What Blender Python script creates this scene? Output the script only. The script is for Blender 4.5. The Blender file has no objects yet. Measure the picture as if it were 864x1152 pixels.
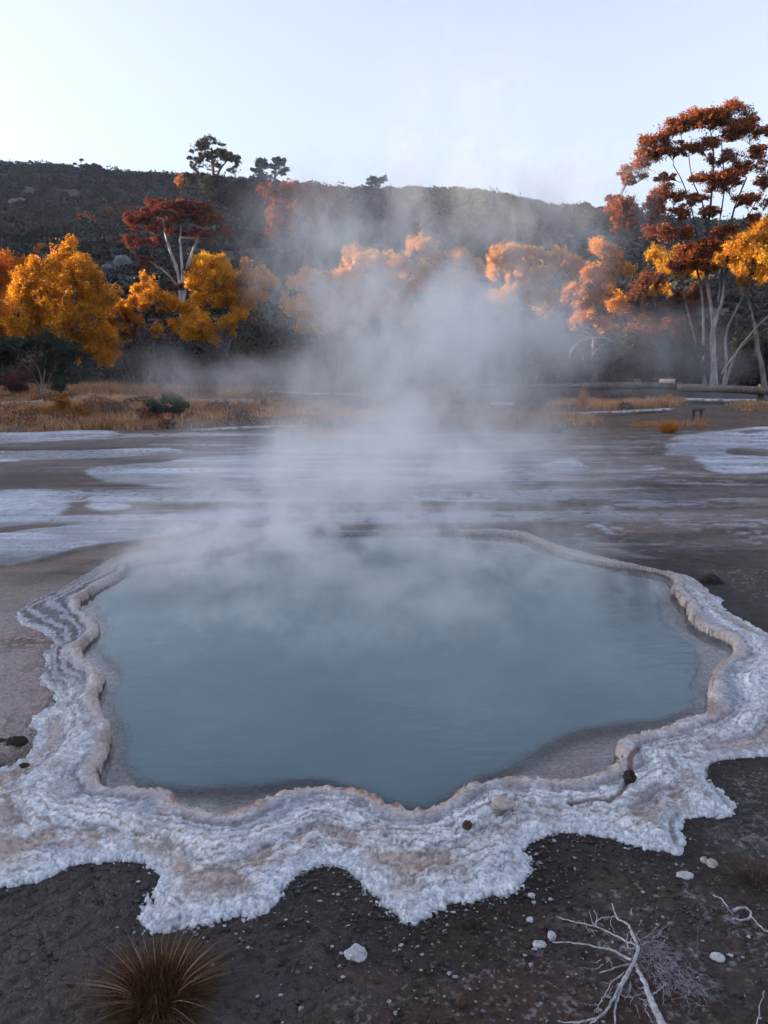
import bpy, math, random
import numpy as np
from mathutils import Vector
rng = np.random.default_rng(7)
random.seed(7)
scene = bpy.context.scene
COL = scene.collection
R = math.radians

# ------------------------------------------------------------------ camera model
F = 904.0; CH = 1.65; PITCH = math.atan(181/904.0)
cp, sp = math.cos(PITCH), math.sin(PITCH)
def ray(px, py):
    a = (px-432)/F; v = (576-py)/F
    return a, cp+v*sp, -sp+v*cp
def G(px, py, z=0.0):                    # photo pixel -> point on the level z
    a, b, c = ray(px, py); k = (z-CH)/c
    return np.array((a*k, b*k, z))
def W(px, py, D):                        # photo pixel -> point at distance y = D
    a, b, c = ray(px, py); k = D/b
    return np.array((a*k, D, CH+c*k))

# ------------------------------------------------------------------ noise
def _h(ix, iy, seed):
    n = (ix*374761393 + iy*668265263 + seed*1274126177) & 0xFFFFFFFF
    n = ((n ^ (n >> 13))*1274126177) & 0xFFFFFFFF
    n = n ^ (n >> 16)
    return (n & 0xFFFF)/65535.0
def vnoise(x, y, seed=0):
    x = np.asarray(x, float); y = np.asarray(y, float)
    fx = np.floor(x); fy = np.floor(y)
    ix = fx.astype(np.int64); iy = fy.astype(np.int64)
    tx = x-fx; ty = y-fy
    tx = tx*tx*tx*(tx*(tx*6-15)+10); ty = ty*ty*ty*(ty*(ty*6-15)+10)
    a = _h(ix, iy, seed); b = _h(ix+1, iy, seed); c = _h(ix, iy+1, seed); d = _h(ix+1, iy+1, seed)
    return ((a*(1-tx)+b*tx)*(1-ty)+(c*(1-tx)+d*tx)*ty)*2-1
def fbm(x, y, seed=0, oct=4, gain=0.5):
    s = 0; a = 1; t = 0
    for k in range(oct):
        c, sn = math.cos(0.6*k), math.sin(0.6*k)
        xx = x*c-y*sn; yy = x*sn+y*c
        s = s+a*vnoise(xx*2**k+17.3*k, yy*2**k-9.1*k, seed+k); t += a; a *= gain
    return s/t
def sst(a, b, x):
    t = np.clip((x-a)/(b-a), 0, 1); return t*t*(3-2*t)
def cells(x, y, seed=0):                 # F1 distance of a jittered grid
    fx = np.floor(x).astype(np.int64); fy = np.floor(y).astype(np.int64)
    best = np.full(np.shape(x), 9.0); idv = np.zeros(np.shape(x))
    for dx in (-1, 0, 1):
        for dy in (-1, 0, 1):
            cx = fx+dx; cy = fy+dy
            qx = cx+_h(cx, cy, seed); qy = cy+_h(cx, cy, seed+5)
            d = np.hypot(qx-x, qy-y); m = d < best
            best = np.where(m, d, best); idv = np.where(m, _h(cx, cy, seed+9), idv)
    return best, idv
def poly_sdf(P, x, y):                   # positive inside
    P = np.asarray(P, float)[:, :2]; n = len(P)
    sh = x.shape; x = x.ravel(); y = y.ravel()
    out = np.empty(x.size)
    for s in range(0, x.size, 200000):
        X = x[s:s+200000]; Y = y[s:s+200000]
        d = np.full(X.shape, 1e9); ins = np.zeros(X.shape, bool)
        for i in range(n):
            ax, ay = P[i]; bx, by = P[(i+1) % n]
            ex, ey = bx-ax, by-ay; L = ex*ex+ey*ey+1e-12
            t = np.clip(((X-ax)*ex+(Y-ay)*ey)/L, 0, 1)
            d = np.minimum(d, (X-ax-t*ex)**2+(Y-ay-t*ey)**2)
            c = ((ay > Y) != (by > Y)) & (X < ex*(Y-ay)/(ey if abs(ey) > 1e-12 else 1e-12)+ax)
            ins ^= c
        out[s:s+200000] = np.sqrt(d)*np.where(ins, 1, -1)
    return out.reshape(sh)
def smooth_poly(P, it=1, w=0.25):
    P = np.asarray(P, float)
    for _ in range(it):
        Q = np.roll(P, -1, 0)
        P = np.stack(((1-w)*P+w*Q, w*P+(1-w)*Q), 1).reshape(-1, P.shape[1])
    return P

# ------------------------------------------------------------------ mesh building
def mesh_obj(name, V, Fc, mat=None, parent=None, smooth=False, attrs=None, col=None):
    """V (n,3), Fc (m,k) index array -> linked object"""
    V = np.ascontiguousarray(V, np.float32); Fc = np.ascontiguousarray(Fc, np.int32)
    me = bpy.data.meshes.new(name)
    m, k = Fc.shape
    me.vertices.add(len(V)); me.vertices.foreach_set('co', V.ravel())
    me.loops.add(m*k); me.loops.foreach_set('vertex_index', Fc.ravel())
    me.polygons.add(m); me.polygons.foreach_set('loop_start', np.arange(m, dtype=np.int32)*k)
    if smooth: me.polygons.foreach_set('use_smooth', np.ones(m, bool))
    me.update(calc_edges=True)
    for an, av in (attrs or {}).items():
        at = me.attributes.new(an, 'FLOAT', 'POINT'); at.data.foreach_set('value', np.ascontiguousarray(av, np.float32).ravel())
    if col is not None:
        at = me.attributes.new('Col', 'FLOAT_COLOR', 'POINT')
        c4 = np.ones((len(V), 4), np.float32); c4[:, :3] = col
        at.data.foreach_set('color', c4.ravel())
    o = bpy.data.objects.new(name, me); COL.objects.link(o)
    if mat: me.materials.append(mat)
    if parent is not None:
        o.parent = parent; o.location = -np.array(parent.location)
    return o
def recentre(o, p):
    """move a mesh object's origin to p, keeping its shape in place"""
    p = np.array(p, np.float32); me = o.data
    c = np.empty(len(me.vertices)*3, np.float32); me.vertices.foreach_get('co', c)
    me.vertices.foreach_set('co', (c.reshape(-1, 3)-p).ravel()); me.update()
    o.location = [float(q) for q in p]
def tag(o, label=None, cat=None, group=None, kind=None):
    if label: o['label'] = label
    if cat: o['category'] = cat
    if group: o['group'] = group
    if kind: o['kind'] = kind
    return o
def empty(name, loc, label, cat, group=None):
    o = bpy.data.objects.new(name, None); COL.objects.link(o)
    o.location = [float(q) for q in loc]; o.empty_display_size = 0.2
    return tag(o, label, cat, group)
class Tubes:
    def __init__(s): s.V = []; s.F = []; s.C = []; s.n = 0
    def add(s, pts, rad, sides=6, col=None):
        pts = np.asarray(pts, float); k = len(pts)
        rad = np.broadcast_to(np.asarray(rad, float), (k,))
        t = np.gradient(pts, axis=0); t /= np.linalg.norm(t, axis=1)[:, None]+1e-9
        ref = np.array((0.0, 1.0, 0.13)) if abs(t[0][1]) < 0.9 else np.array((1.0, 0.0, 0.1))
        a = np.cross(t, ref); a /= np.linalg.norm(a, axis=1)[:, None]+1e-9
        b = np.cross(t, a)
        ang = np.arange(sides)*2*math.pi/sides
        ring = pts[:, None, :]+rad[:, None, None]*(a[:, None, :]*np.cos(ang)[None, :, None]+b[:, None, :]*np.sin(ang)[None, :, None])
        s.V.append(ring.reshape(-1, 3))
        i = np.arange(k-1)[:, None]*sides; j = np.arange(sides)[None, :]; j2 = (j+1) % sides
        s.F.append((np.stack((i+j, i+j2, i+sides+j2, i+sides+j), -1).reshape(-1, 4))+s.n)
        if col is not None: s.C.append(np.broadcast_to(np.asarray(col, float), (k*sides, 3)))
        s.n += k*sides
    def build(s, name, mat, parent=None, smooth=True):
        return mesh_obj(name, np.concatenate(s.V), np.concatenate(s.F), mat, parent, smooth,
                        col=np.concatenate(s.C) if s.C else None)
def curve(p0, p1, bend=(0, 0, 0), n=6, wob=0.0):
    p0 = np.array(p0, float); p1 = np.array(p1, float); t = np.linspace(0, 1, n)[:, None]
    m = (p0+p1)/2+np.array(bend, float)
    c = (1-t)**2*p0+2*t*(1-t)*m+t*t*p1
    if wob:
        w = rng.normal(0, wob, (n, 3)); w[0] = 0; w[-1] = 0; c = c+w
    return c
def spl(pts, n=4):
    """Catmull-Rom through points"""
    P = np.asarray(pts, float); Q = np.vstack((2*P[0]-P[1], P, 2*P[-1]-P[-2])); out = []
    for i in range(1, len(Q)-2):
        for t in np.arange(n)/n:
            a, b, c, d = Q[i-1], Q[i], Q[i+1], Q[i+2]
            out.append(0.5*((2*b)+(c-a)*t+(2*a-5*b+4*c-d)*t*t+(3*b-a-3*c+d)*t**3))
    out.append(P[-1]); return np.array(out)
def leaves_geo(C, size, col, aspect=0.5, flat=0.0):
    """C (n,3) leaf centres -> rhombus quads"""
    n = len(C); d = rng.normal(size=(n, 3)); d /= np.linalg.norm(d, axis=1)[:, None]
    e = rng.normal(size=(n, 3)); e -= (e*d).sum(1)[:, None]*d; e /= np.linalg.norm(e, axis=1)[:, None]
    s = (size*rng.uniform(0.6, 1.35, n))[:, None]
    d = d*s; e = e*s*aspect
    V = np.stack((C-d, C+e, C+d, C-e), 1).reshape(-1, 3)
    Fc = np.arange(n*4).reshape(-1, 4)
    return V, Fc, np.repeat(col, 4, 0)

# ------------------------------------------------------------------ materials
def new_mat(name):
    m = bpy.data.materials.new(name); m.use_nodes = True
    nt = m.node_tree; nt.nodes.clear()
    return m, nt
class N:
    """tiny node helper"""
    def __init__(s, nt): s.nt = nt
    def __call__(s, typ, ins=None, **kw):
        n = s.nt.nodes.new(typ)
        for k, v in kw.items(): setattr(n, k, v)
        for k, v in (ins or {}).items():
            sock = n.inputs[k]
            if hasattr(v, 'links') or isinstance(v, bpy.types.NodeSocket): s.nt.links.new(v, sock)
            else: sock.default_value = v
        return n
    def math(s, op, a, b=0.0, c=None, clamp=False):
        d = {0: a, 1: b}
        if c is not None: d[2] = c
        n = s('ShaderNodeMath', d, operation=op, use_clamp=clamp); return n.outputs[0]
    def mix(s, f, a, b, mode='MIX'):
        n = s('ShaderNodeMix', data_type='RGBA', blend_type=mode)
        for i, v in ((0, f), (6, a), (7, b)):
            if isinstance(v, bpy.types.NodeSocket): s.nt.links.new(v, n.inputs[i])
            else: n.inputs[i].default_value = v
        return n.outputs[2]
    def noise(s, vec, scale, detail=4, rough=0.55, out=0, dist=0.0):
        n = s('ShaderNodeTexNoise', {'Scale': scale, 'Detail': detail, 'Roughness': rough, 'Distortion': dist})
        if vec is not None: s.nt.links.new(vec, n.inputs['Vector'])
        return n.outputs[out]
    def rng(s, v, a, b, c=0.0, d=1.0):
        n = s('ShaderNodeMapRange', {0: v, 1: a, 2: b, 3: c, 4: d}); return n.outputs[0]
    def pos(s): return s('ShaderNodeNewGeometry').outputs['Position']
def rgba(c): return (c[0], c[1], c[2], 1.0)

def leaf_mat(name, trans=0.35, rough=0.6):
    m, nt = new_mat(name); n = N(nt)
    c = n('ShaderNodeAttribute', attribute_name='Col').outputs['Color']
    nz = n.noise(n.pos(), 1.3, 3)
    c2 = n.mix(n.rng(nz, 0.35, 0.65), n.mix(1.0, c, (0.75, 0.7, 0.7, 1), 'MULTIPLY'), n.mix(1.0, c, (1.2, 1.15, 1.1, 1), 'MULTIPLY'))
    p = n('ShaderNodeBsdfPrincipled', {'Base Color': c2, 'Roughness': rough, 'Specular IOR Level': 0.25})
    t = n('ShaderNodeBsdfTranslucent', {'Color': c2})
    mx = n('ShaderNodeMixShader', {0: trans, 1: p.outputs[0], 2: t.outputs[0]})
    n('ShaderNodeOutputMaterial', {'Surface': mx.outputs[0]})
    return m
def bark_mat(name, c1, c2, scale=6.0):
    m, nt = new_mat(name); n = N(nt)
    mp = n('ShaderNodeMapping', {'Vector': n.pos(), 'Scale': (1, 1, 0.25)}).outputs[0]
    nz = n.noise(mp, scale, 5, 0.65)
    c = n.mix(n.rng(nz, 0.38, 0.62), rgba(c1), rgba(c2))
    b = n('ShaderNodeBump', {'Height': nz, 'Strength': 0.5, 'Distance': 0.02})
    p = n('ShaderNodeBsdfPrincipled', {'Base Color': c, 'Roughness': 0.8, 'Normal': b.outputs[0]})
    n('ShaderNodeOutputMaterial', {'Surface': p.outputs[0]})
    return m
def stone_mat(name, c1, c2, scale=30.0, rough=0.85, bump=0.6, dist=0.004):
    m, nt = new_mat(name); n = N(nt)
    g = n.pos(); nz = n.noise(g, scale, 6, 0.65); n2 = n.noise(g, scale*5, 3, 0.6)
    c = n.mix(n.rng(nz, 0.35, 0.65), rgba(c1), rgba(c2))
    h = n.math('ADD', nz, n.math('MULTIPLY', n2, 0.4))
    b = n('ShaderNodeBump', {'Height': h, 'Strength': bump, 'Distance': dist})
    p = n('ShaderNodeBsdfPrincipled', {'Base Color': c, 'Roughness': rough, 'Normal': b.outputs[0]})
    n('ShaderNodeOutputMaterial', {'Surface': p.outputs[0]})
    return m
def bark_col_mat(name, scale=6.0):
    m, nt = new_mat(name); n = N(nt)
    mp = n('ShaderNodeMapping', {'Vector': n.pos(), 'Scale': (1, 1, 0.25)}).outputs[0]
    nz = n.noise(mp, scale, 5, 0.65); c0 = n('ShaderNodeAttribute', attribute_name='Col').outputs['Color']
    c = n.mix(n.rng(nz, 0.36, 0.62), n.mix(1.0, c0, (0.45, 0.40, 0.38, 1), 'MULTIPLY'), c0)
    b = n('ShaderNodeBump', {'Height': nz, 'Strength': 0.5, 'Distance': 0.02})
    p = n('ShaderNodeBsdfPrincipled', {'Base Color': c, 'Roughness': 0.8, 'Normal': b.outputs[0]})
    n('ShaderNodeOutputMaterial', {'Surface': p.outputs[0]})
    return m
M_bark = bark_col_mat('tree_bark')
BW = ((0.50, 0.49, 0.50), (0.16, 0.13, 0.12)); BR = ((0.10, 0.075, 0.06), (0.06, 0.045, 0.04)); BG = ((0.26, 0.23, 0.23), (0.13, 0.11, 0.11))
BU = ((0.40, 0.39, 0.41), (0.060, 0.035, 0.030))
M_leaf = leaf_mat('leaves', 0.42)
M_dleaf = leaf_mat('dense_leaves', 0.2)
M_grass = leaf_mat('grass_blades', 0.25, 0.5)
M_white_bark = bark_mat('pale_gum_bark', (0.50, 0.49, 0.50), (0.22, 0.19, 0.18))
M_brown_bark = bark_mat('brown_bark', (0.10, 0.075, 0.06), (0.04, 0.03, 0.028))
M_grey_twig = bark_mat('grey_twigs', (0.15, 0.13, 0.135), (0.07, 0.06, 0.062))
M_dead = bark_mat('bleached_dead_wood', (0.48, 0.48, 0.52), (0.22, 0.20, 0.21), 60)
M_wood = bark_mat('weathered_wood', (0.13, 0.105, 0.09), (0.055, 0.045, 0.042), 10)
M_frost = bark_mat('frosted_plank', (0.50, 0.54, 0.60), (0.18, 0.17, 0.18), 5)
M_plank = bark_mat('cut_plank', (0.50, 0.40, 0.30), (0.33, 0.26, 0.2), 9)

# ------------------------------------------------------------------ pool outlines (photo pixels)
INNER = [(470,600),(400,602),(330,603),(290,609),(268,620),(220,628),(190,631),(165,633),(148,637),(140,647),(125,656),
 (105,670),(93,679),(88,690),(100,697),(112,708),(110,718),(95,728),(90,738),(98,748),(112,758),(117,765),(112,778),
 (104,788),(112,800),(122,812),(128,830),(122,848),(112,865),(108,880),(120,893),(150,896),(185,896),(196,901),(202,914),
 (230,918),(258,925),(275,921),(293,908),(315,897),(350,892),(395,894),(420,903),(440,914),(460,921),(480,920),(500,912),
 (512,899),(525,889),(560,882),(620,885),(650,887),(670,881),(690,869),(700,860),(694,846),(700,836),(720,831),(745,826),
 (770,816),(790,807),(800,795),(795,770),(805,755),(822,743),(825,733),(815,722),(795,712),(775,700),(770,685),(757,667),
 (757,655),(748,647),(720,641),(680,636),(640,629),(612,618),(592,607),(560,602)]
OUTER = [(500,597),(440,598),(345,598),(290,594),(250,597),(216,604),(180,616),(130,624),(100,640),(75,655),(45,668),(30,675),
 (15,688),(20,697),(40,702),(55,708),(62,718),(50,730),(52,742),(42,760),(60,770),(66,778),(55,792),(35,805),(40,818),
 (45,830),(20,850),(-10,860),(-50,885),(-70,930),(-30,978),(0,985),(30,988),(60,975),(85,962),(110,960),(150,962),
 (172,975),(170,995),(155,1015),(150,1030),(165,1042),(200,1038),(240,1025),(290,1020),(315,1005),(318,990),(340,975),
 (375,965),(400,975),(425,1000),(445,1022),(465,1032),(480,1022),(500,1010),(530,1005),(560,1000),(590,985),(597,965),
 (590,950),(605,935),(640,928),(680,935),(720,945),(745,950),(768,955),(770,945),(764,925),(768,913),(785,912),(815,914),
 (830,905),(822,890),(803,872),(798,856),(812,846),(840,843),(870,845),(905,838),(915,790),(900,730),(864,706),(830,690),
 (812,680),(815,668),(800,663),(788,650),(768,643),(720,633),(680,627),(640,617),(612,607),(592,599),(560,596)]
RIMZ = 0.05
Pin = smooth_poly([G(a, b, 0.0)[:2] for a, b in INNER], 1, 0.13)
Pout = smooth_poly([G(a, b-(1.5 if b < 630 else 0), RIMZ*0.6*min(1, max(0, (b-600)/60)))[:2] for a, b in OUTER], 1)
DEEP = [(470,606),(330,609),(270,628),(170,640),(118,672),(106,686),(128,708),(112,735),(132,765),(124,790),(144,830),(140,868),
 (165,885),(240,889),(290,893),(330,880),(395,885),(440,905),(478,914),(492,906),(530,882),(570,868),(600,850),(640,828),
 (700,818),(748,812),(778,796),(775,765),(795,738),(750,712),(745,690),(735,662),(690,650),(610,625)]
Pdeep = smooth_poly([G(a, b, -0.06)[:2] for a, b in DEEP], 1)

def wx(x, y, A=1.0):                     # shared edge wobble
    a = 0.030*A*fbm(x*5, y*5, 11, 4, 0.6); b = 0.030*A*fbm(x*5, y*5, 31, 4, 0.6)
    a = a+0.010*A*fbm(x*17, y*17, 13, 3, 0.6); b = b+0.010*A*fbm(x*17, y*17, 33, 3, 0.6)
    return x+a, y+b

# ------------------------------------------------------------------ terrain
ridge_px = [(0,181),(60,184),(120,188),(215,193),(300,199),(345,206),(400,210),(450,208),(500,208),(540,210),(580,218),(620,226),(680,231),(740,240),(800,244),(864,247)]
YR = 230.0
rp = np.array([W(a, b, YR) for a, b in ridge_px])
HX = np.concatenate(([-900, -400, -220, -150], rp[:, 0], [200, 320, 600, 1500]))
HZ = np.concatenate(([105, 105, 90, 66], rp[:, 2], [33, 30, 26, 20]))-1.2  # unseen left end of the hill raised to shade the visible face
def terrain(x, y):
    """large scale height without the pool"""
    H = np.interp(x, HX, HZ)
    t = np.clip((y-44)/(YR-44), 0, 1)
    g = np.where(t < 1, t**1.12, 1)
    g = g*(1-0.12*np.clip((t-0.8)/0.2, 0, 1)**2*(1-np.clip((t-0.8)/0.2, 0, 1)))
    back = np.clip((y-YR)/500, 0, 1)
    z = H*g*(1-0.85*back)
    far = sst(40, 90, y)*(1-sst(YR-25, YR-3, y)*0.8)
    z = z+far*(2.2*fbm(x/38, y/38, 3, 4)+0.5*fbm(x/7, y/7, 4, 3))
    # side ridge beyond the left of the frame (keeps the low sun off the flat)
    side = sst(62, 100, -x)*(1-0.55*sst(110, 260, -x))*(1-sst(60, 160, y))*sst(-260, -120, y)
    z = z+side*(11.6+1.2*fbm(x/14, y/14, 8, 3)+4.5*(1-sst(30, 41, y)))
    return z
def near_relief(x, y):
    z = 0.020*fbm(x*0.55, y*0.55, 21, 3)*sst(1, 3, y)+0.006*fbm(x*6, y*6, 25, 4)*(1-sst(12, 30, y))
    z += sst(12, 24, y)*(1-sst(60, 90, y))*0.10*fbm(x/3.1, y/1.6, 27, 4)
    z += sst(26, 34, y)*(1-sst(60, 90, y))*0.12
    return z
def ground_z(x, y):
    x = np.asarray(x, float); y = np.asarray(y, float)
    return terrain(x, y)+near_relief(x, y)
def gz(x, y): return float(ground_z(np.array([x]), np.array([y]))[0])

# white/blue sheets on the flat: photo polygons, strength
SHEETS = [
 [(-40,486),(60,484),(128,484),(142,489),(100,494),(60,497),(-40,500)],
 [(-60,513),(60,508),(180,504),(215,507),(150,513),(60,518),(-60,524)],
 [(85,530),(130,523),(220,514),(330,511),(430,516),(520,520),(600,526),(560,538),(500,546),(400,556),(300,552),(180,549),(100,540)],
 [(-60,556),(50,549),(75,553),(86,562),(60,585),(0,594),(-60,598)],
 [(92,558),(120,555),(150,563),(158,570),(130,576),(95,574),(84,568)],
 [(-60,604),(0,599),(60,592),(150,581),(235,574),(300,572),(330,580),(250,590),(180,606),(100,616),(60,624),(35,634),(-60,640)],
 [(735,500),(775,497),(740,493),(800,486),(830,480),(900,476),(920,530),(850,532),(800,534),(785,520)],
 [(606,520),(640,514),(662,520),(668,528),(640,532),(604,528)],
 [(718,524),(735,521),(752,527),(745,531),(722,530)],
 [(664,590),(680,588),(700,600),(690,603),(668,598)],
 [(745,508),(760,504),(778,509),(770,513),(750,512)],
]
BANDS = [   # silt bands on the flat: colour, polygon
 ((0.075,0.050,0.042), [(-60,503),(60,502),(200,494),(340,487),(420,497),(200,505),(60,511),(-60,515)]),
 ((0.080,0.056,0.048), [(-60,528),(90,521),(215,511),(220,518),(150,530),(100,546),(-60,552)]),
 ((0.125,0.095,0.085), [(155,578),(215,560),(300,553),(420,558),(520,572),(600,580),(420,582),(330,574),(240,572)]),
 ((0.060,0.048,0.046), [(540,530),(640,533),(760,536),(920,540),(920,556),(800,550),(700,548),(600,548),(530,542)]),
 ((0.050,0.042,0.040), [(700,556),(780,558),(840,566),(780,572),(700,568)]),
 ((0.20,0.155,0.125), [(-60,650),(-20,640),(40,636),(100,618),(200,606),(290,592),(345,590),(400,592),(260,600),(140,622),(90,640),(60,650),(-60,680)]),
 ((0.060,0.042,0.036), [(-60,676),(0,652),(60,645),(110,630),(210,606),(215,604),(130,624),(98,640),(60,652),(20,664),(-60,700)]),
 ((0.21,0.165,0.140), [(-60,700),(0,664),(60,656),(75,655),(45,668),(28,676),(10,690),(-60,730)]),
 ((0.10,0.065,0.045), [(-60,480),(150,484),(300,482),(420,486),(560,488),(700,484),(860,474),(900,480),(700,492),(500,496),(300,492),(100,490),(-60,488)]),
]
HOLES = [[(806,508),(830,504),(870,505),(900,511),(870,515),(820,513)], [(830,483),(858,483),(860,488),(835,489)]]
SPECK = [[(815,592),(840,584),(890,590),(900,612),(850,618),(818,606)], [(620,570),(700,564),(745,572),(720,585),(640,582)],
         [(640,590),(690,585),(720,600),(700,615),(650,610)], [(520,1090),(560,1050),(640,1090),(650,1152),(560,1160),(520,1130)],
         [(700,1060),(770,1060),(800,1120),(760,1152),(720,1110)], [(770,1010),(840,1020),(870,1060),(820,1060)],
         [(790,860),(830,868),(870,880),(880,940),(840,960),(800,930)], [(380,1130),(410,1120),(430,1150),(390,1160)]]
def gp(P, z=0.0): return smooth_poly([G(a, b, z)[:2] for a, b in P], 1)

def lerp(a, b, t):
    t = np.asarray(t)[..., None]; return np.asarray(a)*(1-t)+np.asarray(b)*t
def build_ground():
    du = np.linspace(-0.66, 0.66, 960)
    ex = 0.66*1.17**np.arange(1, 17)
    u = np.concatenate((-ex[::-1], du, ex))
    pys = np.arange(1190, 421, -1.0)
    yn = np.array([G(432, p)[1] for p in pys])
    ys = np.concatenate((np.linspace(-30, yn[0]-0.3, 24), yn, yn[-1]*1.012**np.arange(1, 190)))
    ys = ys[ys < 720]
    U, Y = np.meshgrid(u, ys)
    X = U*(np.maximum(Y, 1.0)+0.25)
    Z = ground_z(X, Y)
    wxx, wyy = wx(X, Y)
    near = (Y > 1.5) & (Y < 9.5) & (np.abs(X) < 6)
    di = np.full(X.shape, -9.0); do = np.full(X.shape, -9.0); dd = np.full(X.shape, -9.0)
    di[near] = poly_sdf(Pin, wxx[near], wyy[near])      # >0 in the water
    do[near] = poly_sdf(Pout, wxx[near], wyy[near])
    dd[near] = poly_sdf(Pdeep, X[near]+0.05*fbm(X[near]*2.2, Y[near]*2.2, 77, 4), Y[near]+0.05*fbm(X[near]*2.2, Y[near]*2.2, 78, 4))
    # ground tucks under the crust, then drops to the shelf and the basin
    Z = np.where(Y < 9, Z*sst(0.0, 0.8, -do), Z)
    Z = np.where(do > 0, Z-0.03*sst(0, 0.05, do), Z)
    shelf = -0.055-0.05*sst(0, 0.5, di)+0.012*fbm(X*4, Y*4, 41, 4)
    basin = -0.10-0.70*sst(0.10, 0.8, dd)-0.5*sst(0.6, 1.6, dd)+0.03*fbm(X*2, Y*2, 42, 3)
    bed = np.where(dd > 0, np.minimum(basin, shelf), shelf)
    Z = np.where(di > -0.05, Z*(1-sst(-0.05, 0.0, di))+bed*sst(-0.05, 0.0, di), Z)
    # little cracked plates in the mud in front
    fr = (1-sst(3.2, 5, Y))*(do < -0.02)
    c1, _ = cells(X*16+1.2*fbm(X*9, Y*9, 51, 3), Y*22+1.2*fbm(X*9, Y*9, 52, 3), 3)
    leftm = sst(0.4, -0.5, X)
    Z += fr*(leftm*0.006*sst(0.65, 0.35, c1)+0.005*fbm(X*30, Y*30, 55, 3, 0.7))
    halo = np.exp(-np.maximum(-do, 0)/0.13)*(do < 0)*(Y < 5)
    Z += halo*0.010*np.abs(fbm(X*45, Y*45, 56, 3, 0.7))
    # ---- base colours
    n1 = fbm(X*1.1, Y*1.1, 61, 5, 0.55); n2 = fbm(X*7, Y*7, 62, 4, 0.6); n3 = fbm(X*28, Y*28, 63, 3, 0.7)
    col = lerp((0.046, 0.030, 0.024), (0.020, 0.013, 0.011), sst(-0.3, 0.3, n1))
    col = lerp(col, (0.095, 0.075, 0.072), 0.6*sst(0.1, 0.6, n2)*sst(-0.2, 0.3, n3)); col = col*(0.7+0.6*sst(-0.4, 0.4, n3))[..., None]
    col = lerp(col, (0.046, 0.036, 0.038), leftm*sst(4.5, 3.0, Y)*0.75)          # smooth grey mud, near left
    col = lerp(col, (0.050, 0.023, 0.016), sst(0.05, 0.4, fbm(X*1.7+3, Y*1.7, 64, 4))*0.7*(Y < 6))
    # mid flat: banded silt
    st = fbm(X*0.16+0.25*n1, Y*1.15, 65, 5, 0.55); st2 = fbm(X*0.5, Y*3.4, 66, 4, 0.6)
    mid = sst(5.2, 8.0, Y)
    left = sst(2.5, -1.5, X)
    mt_ = fbm(X*0.9, Y*1.9, 165, 6, 0.62)
    silt = lerp((0.155, 0.118, 0.100), (0.042, 0.029, 0.025), sst(-0.2, 0.25, 0.6*st+0.4*st2+0.2*n2+0.7*mt_))
    silt = lerp(silt, (0.17, 0.14, 0.13), 0.7*sst(0.1, 0.5, st2)*left)
    col = lerp(col, silt, mid)
    mB = (Y > 4.5) & (Y < 30)
    bx = X+0.12*fbm(X*0.8, Y*2.0, 171, 4)*Y/8; by = Y+0.07*fbm(X*1.1, Y*2.2, 172, 5, 0.6)*Y/8
    for cB, P in BANDS:
        g = gp(P); lo = g.min(0)-0.6; hi = g.max(0)+0.6; mm = mB & (X > lo[0]) & (X < hi[0]) & (Y > lo[1]) & (Y < hi[1])
        sv = np.zeros(X.shape); sv[mm] = sst(-0.10, 0.10, poly_sdf(g, bx[mm], by[mm])/(Y[mm]/8)+0.08*n2[mm])
        col = lerp(col, np.array(cB)*(0.68+0.5*sst(-0.4, 0.4, st2))[..., None], sv*0.9)
    # white mineral/frost sheets; some paint the sky reflected in shallow water
    sw = np.zeros(X.shape); m = (Y > 4.5) & (Y < 60)
    px = X+0.10*fbm(X*0.9, Y*2.4, 71, 4)*Y/8; py_ = Y+0.09*fbm(X*1.3, Y*2.2, 72, 5, 0.6)*Y/8+0.05*n2*Y/14
    for P in SHEETS:
        g = gp(P); s = poly_sdf(g, px[m], py_[m]); wdt = 0.02*Y[m]/8
        sw[m] = np.maximum(sw[m], sst(-wdt, wdt*5, s+0.10*st2[m]*Y[m]/8))
    for P in HOLES:
        g = gp(P); s = poly_sdf(g, px[m], py_[m]); sw[m] *= 1-sst(-0.05, 0.05, s)
    stk = sst(-0.02, 0.14, fbm(X*0.10+0.1*n1, Y*1.5, 73, 5, 0.55)-0.05)*sst(6.2, 7.5, Y)*(1-sst(15.5, 17, Y))*sst(3.5, -1, X-0.12*Y)*0.85
    stk *= sst(-0.25, 0.2, n2+0.3)
    sw = np.maximum(sw, stk)
    sw = sw*(0.45+0.55*sst(-0.35, 0.1, fbm(X*0.35, Y*2.6, 173, 5, 0.6)+0.25*n2))
    sw2 = np.zeros(X.shape)
    for P in SPECK:
        g = gp(P); lo = g.min(0)-0.3; hi = g.max(0)+0.3
        mm = (X > lo[0]) & (X < hi[0]) & (Y > lo[1]) & (Y < hi[1])
        if mm.any(): sw2[mm] = np.maximum(sw2[mm], sst(-0.10, 0.15, poly_sdf(g, px[mm], py_[mm])))
    spk = sw2*sst(0.05, 0.40, np.where(Y < 5, 0.8*fbm(X*55, Y*55, 74, 3, 0.8)+0.45*n2, 0.7*fbm(X*5, Y*9, 174, 4, 0.7)+0.2*n2))
    speck_all = sst(0.42, 0.6, fbm(X*50, Y*50, 75, 2, 0.7))*(Y < 6)*0.35*sst(-0.3, 0.3, fbm(X*2, Y*2, 79, 3))
    rightmid = sst(0.5, 2, X)*sst(5, 7, Y)*(1-sst(15, 18, Y))
    spk = np.maximum(spk, rightmid*0.75*sst(0.08, 0.42, fbm(X*1.0, Y*3.4, 76, 6, 0.7)))
    white = lerp((0.50, 0.56, 0.64), (0.31, 0.36, 0.44), sst(-0.25, 0.3, st2+0.5*n2))
    col = lerp(col, white, sw)
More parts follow.
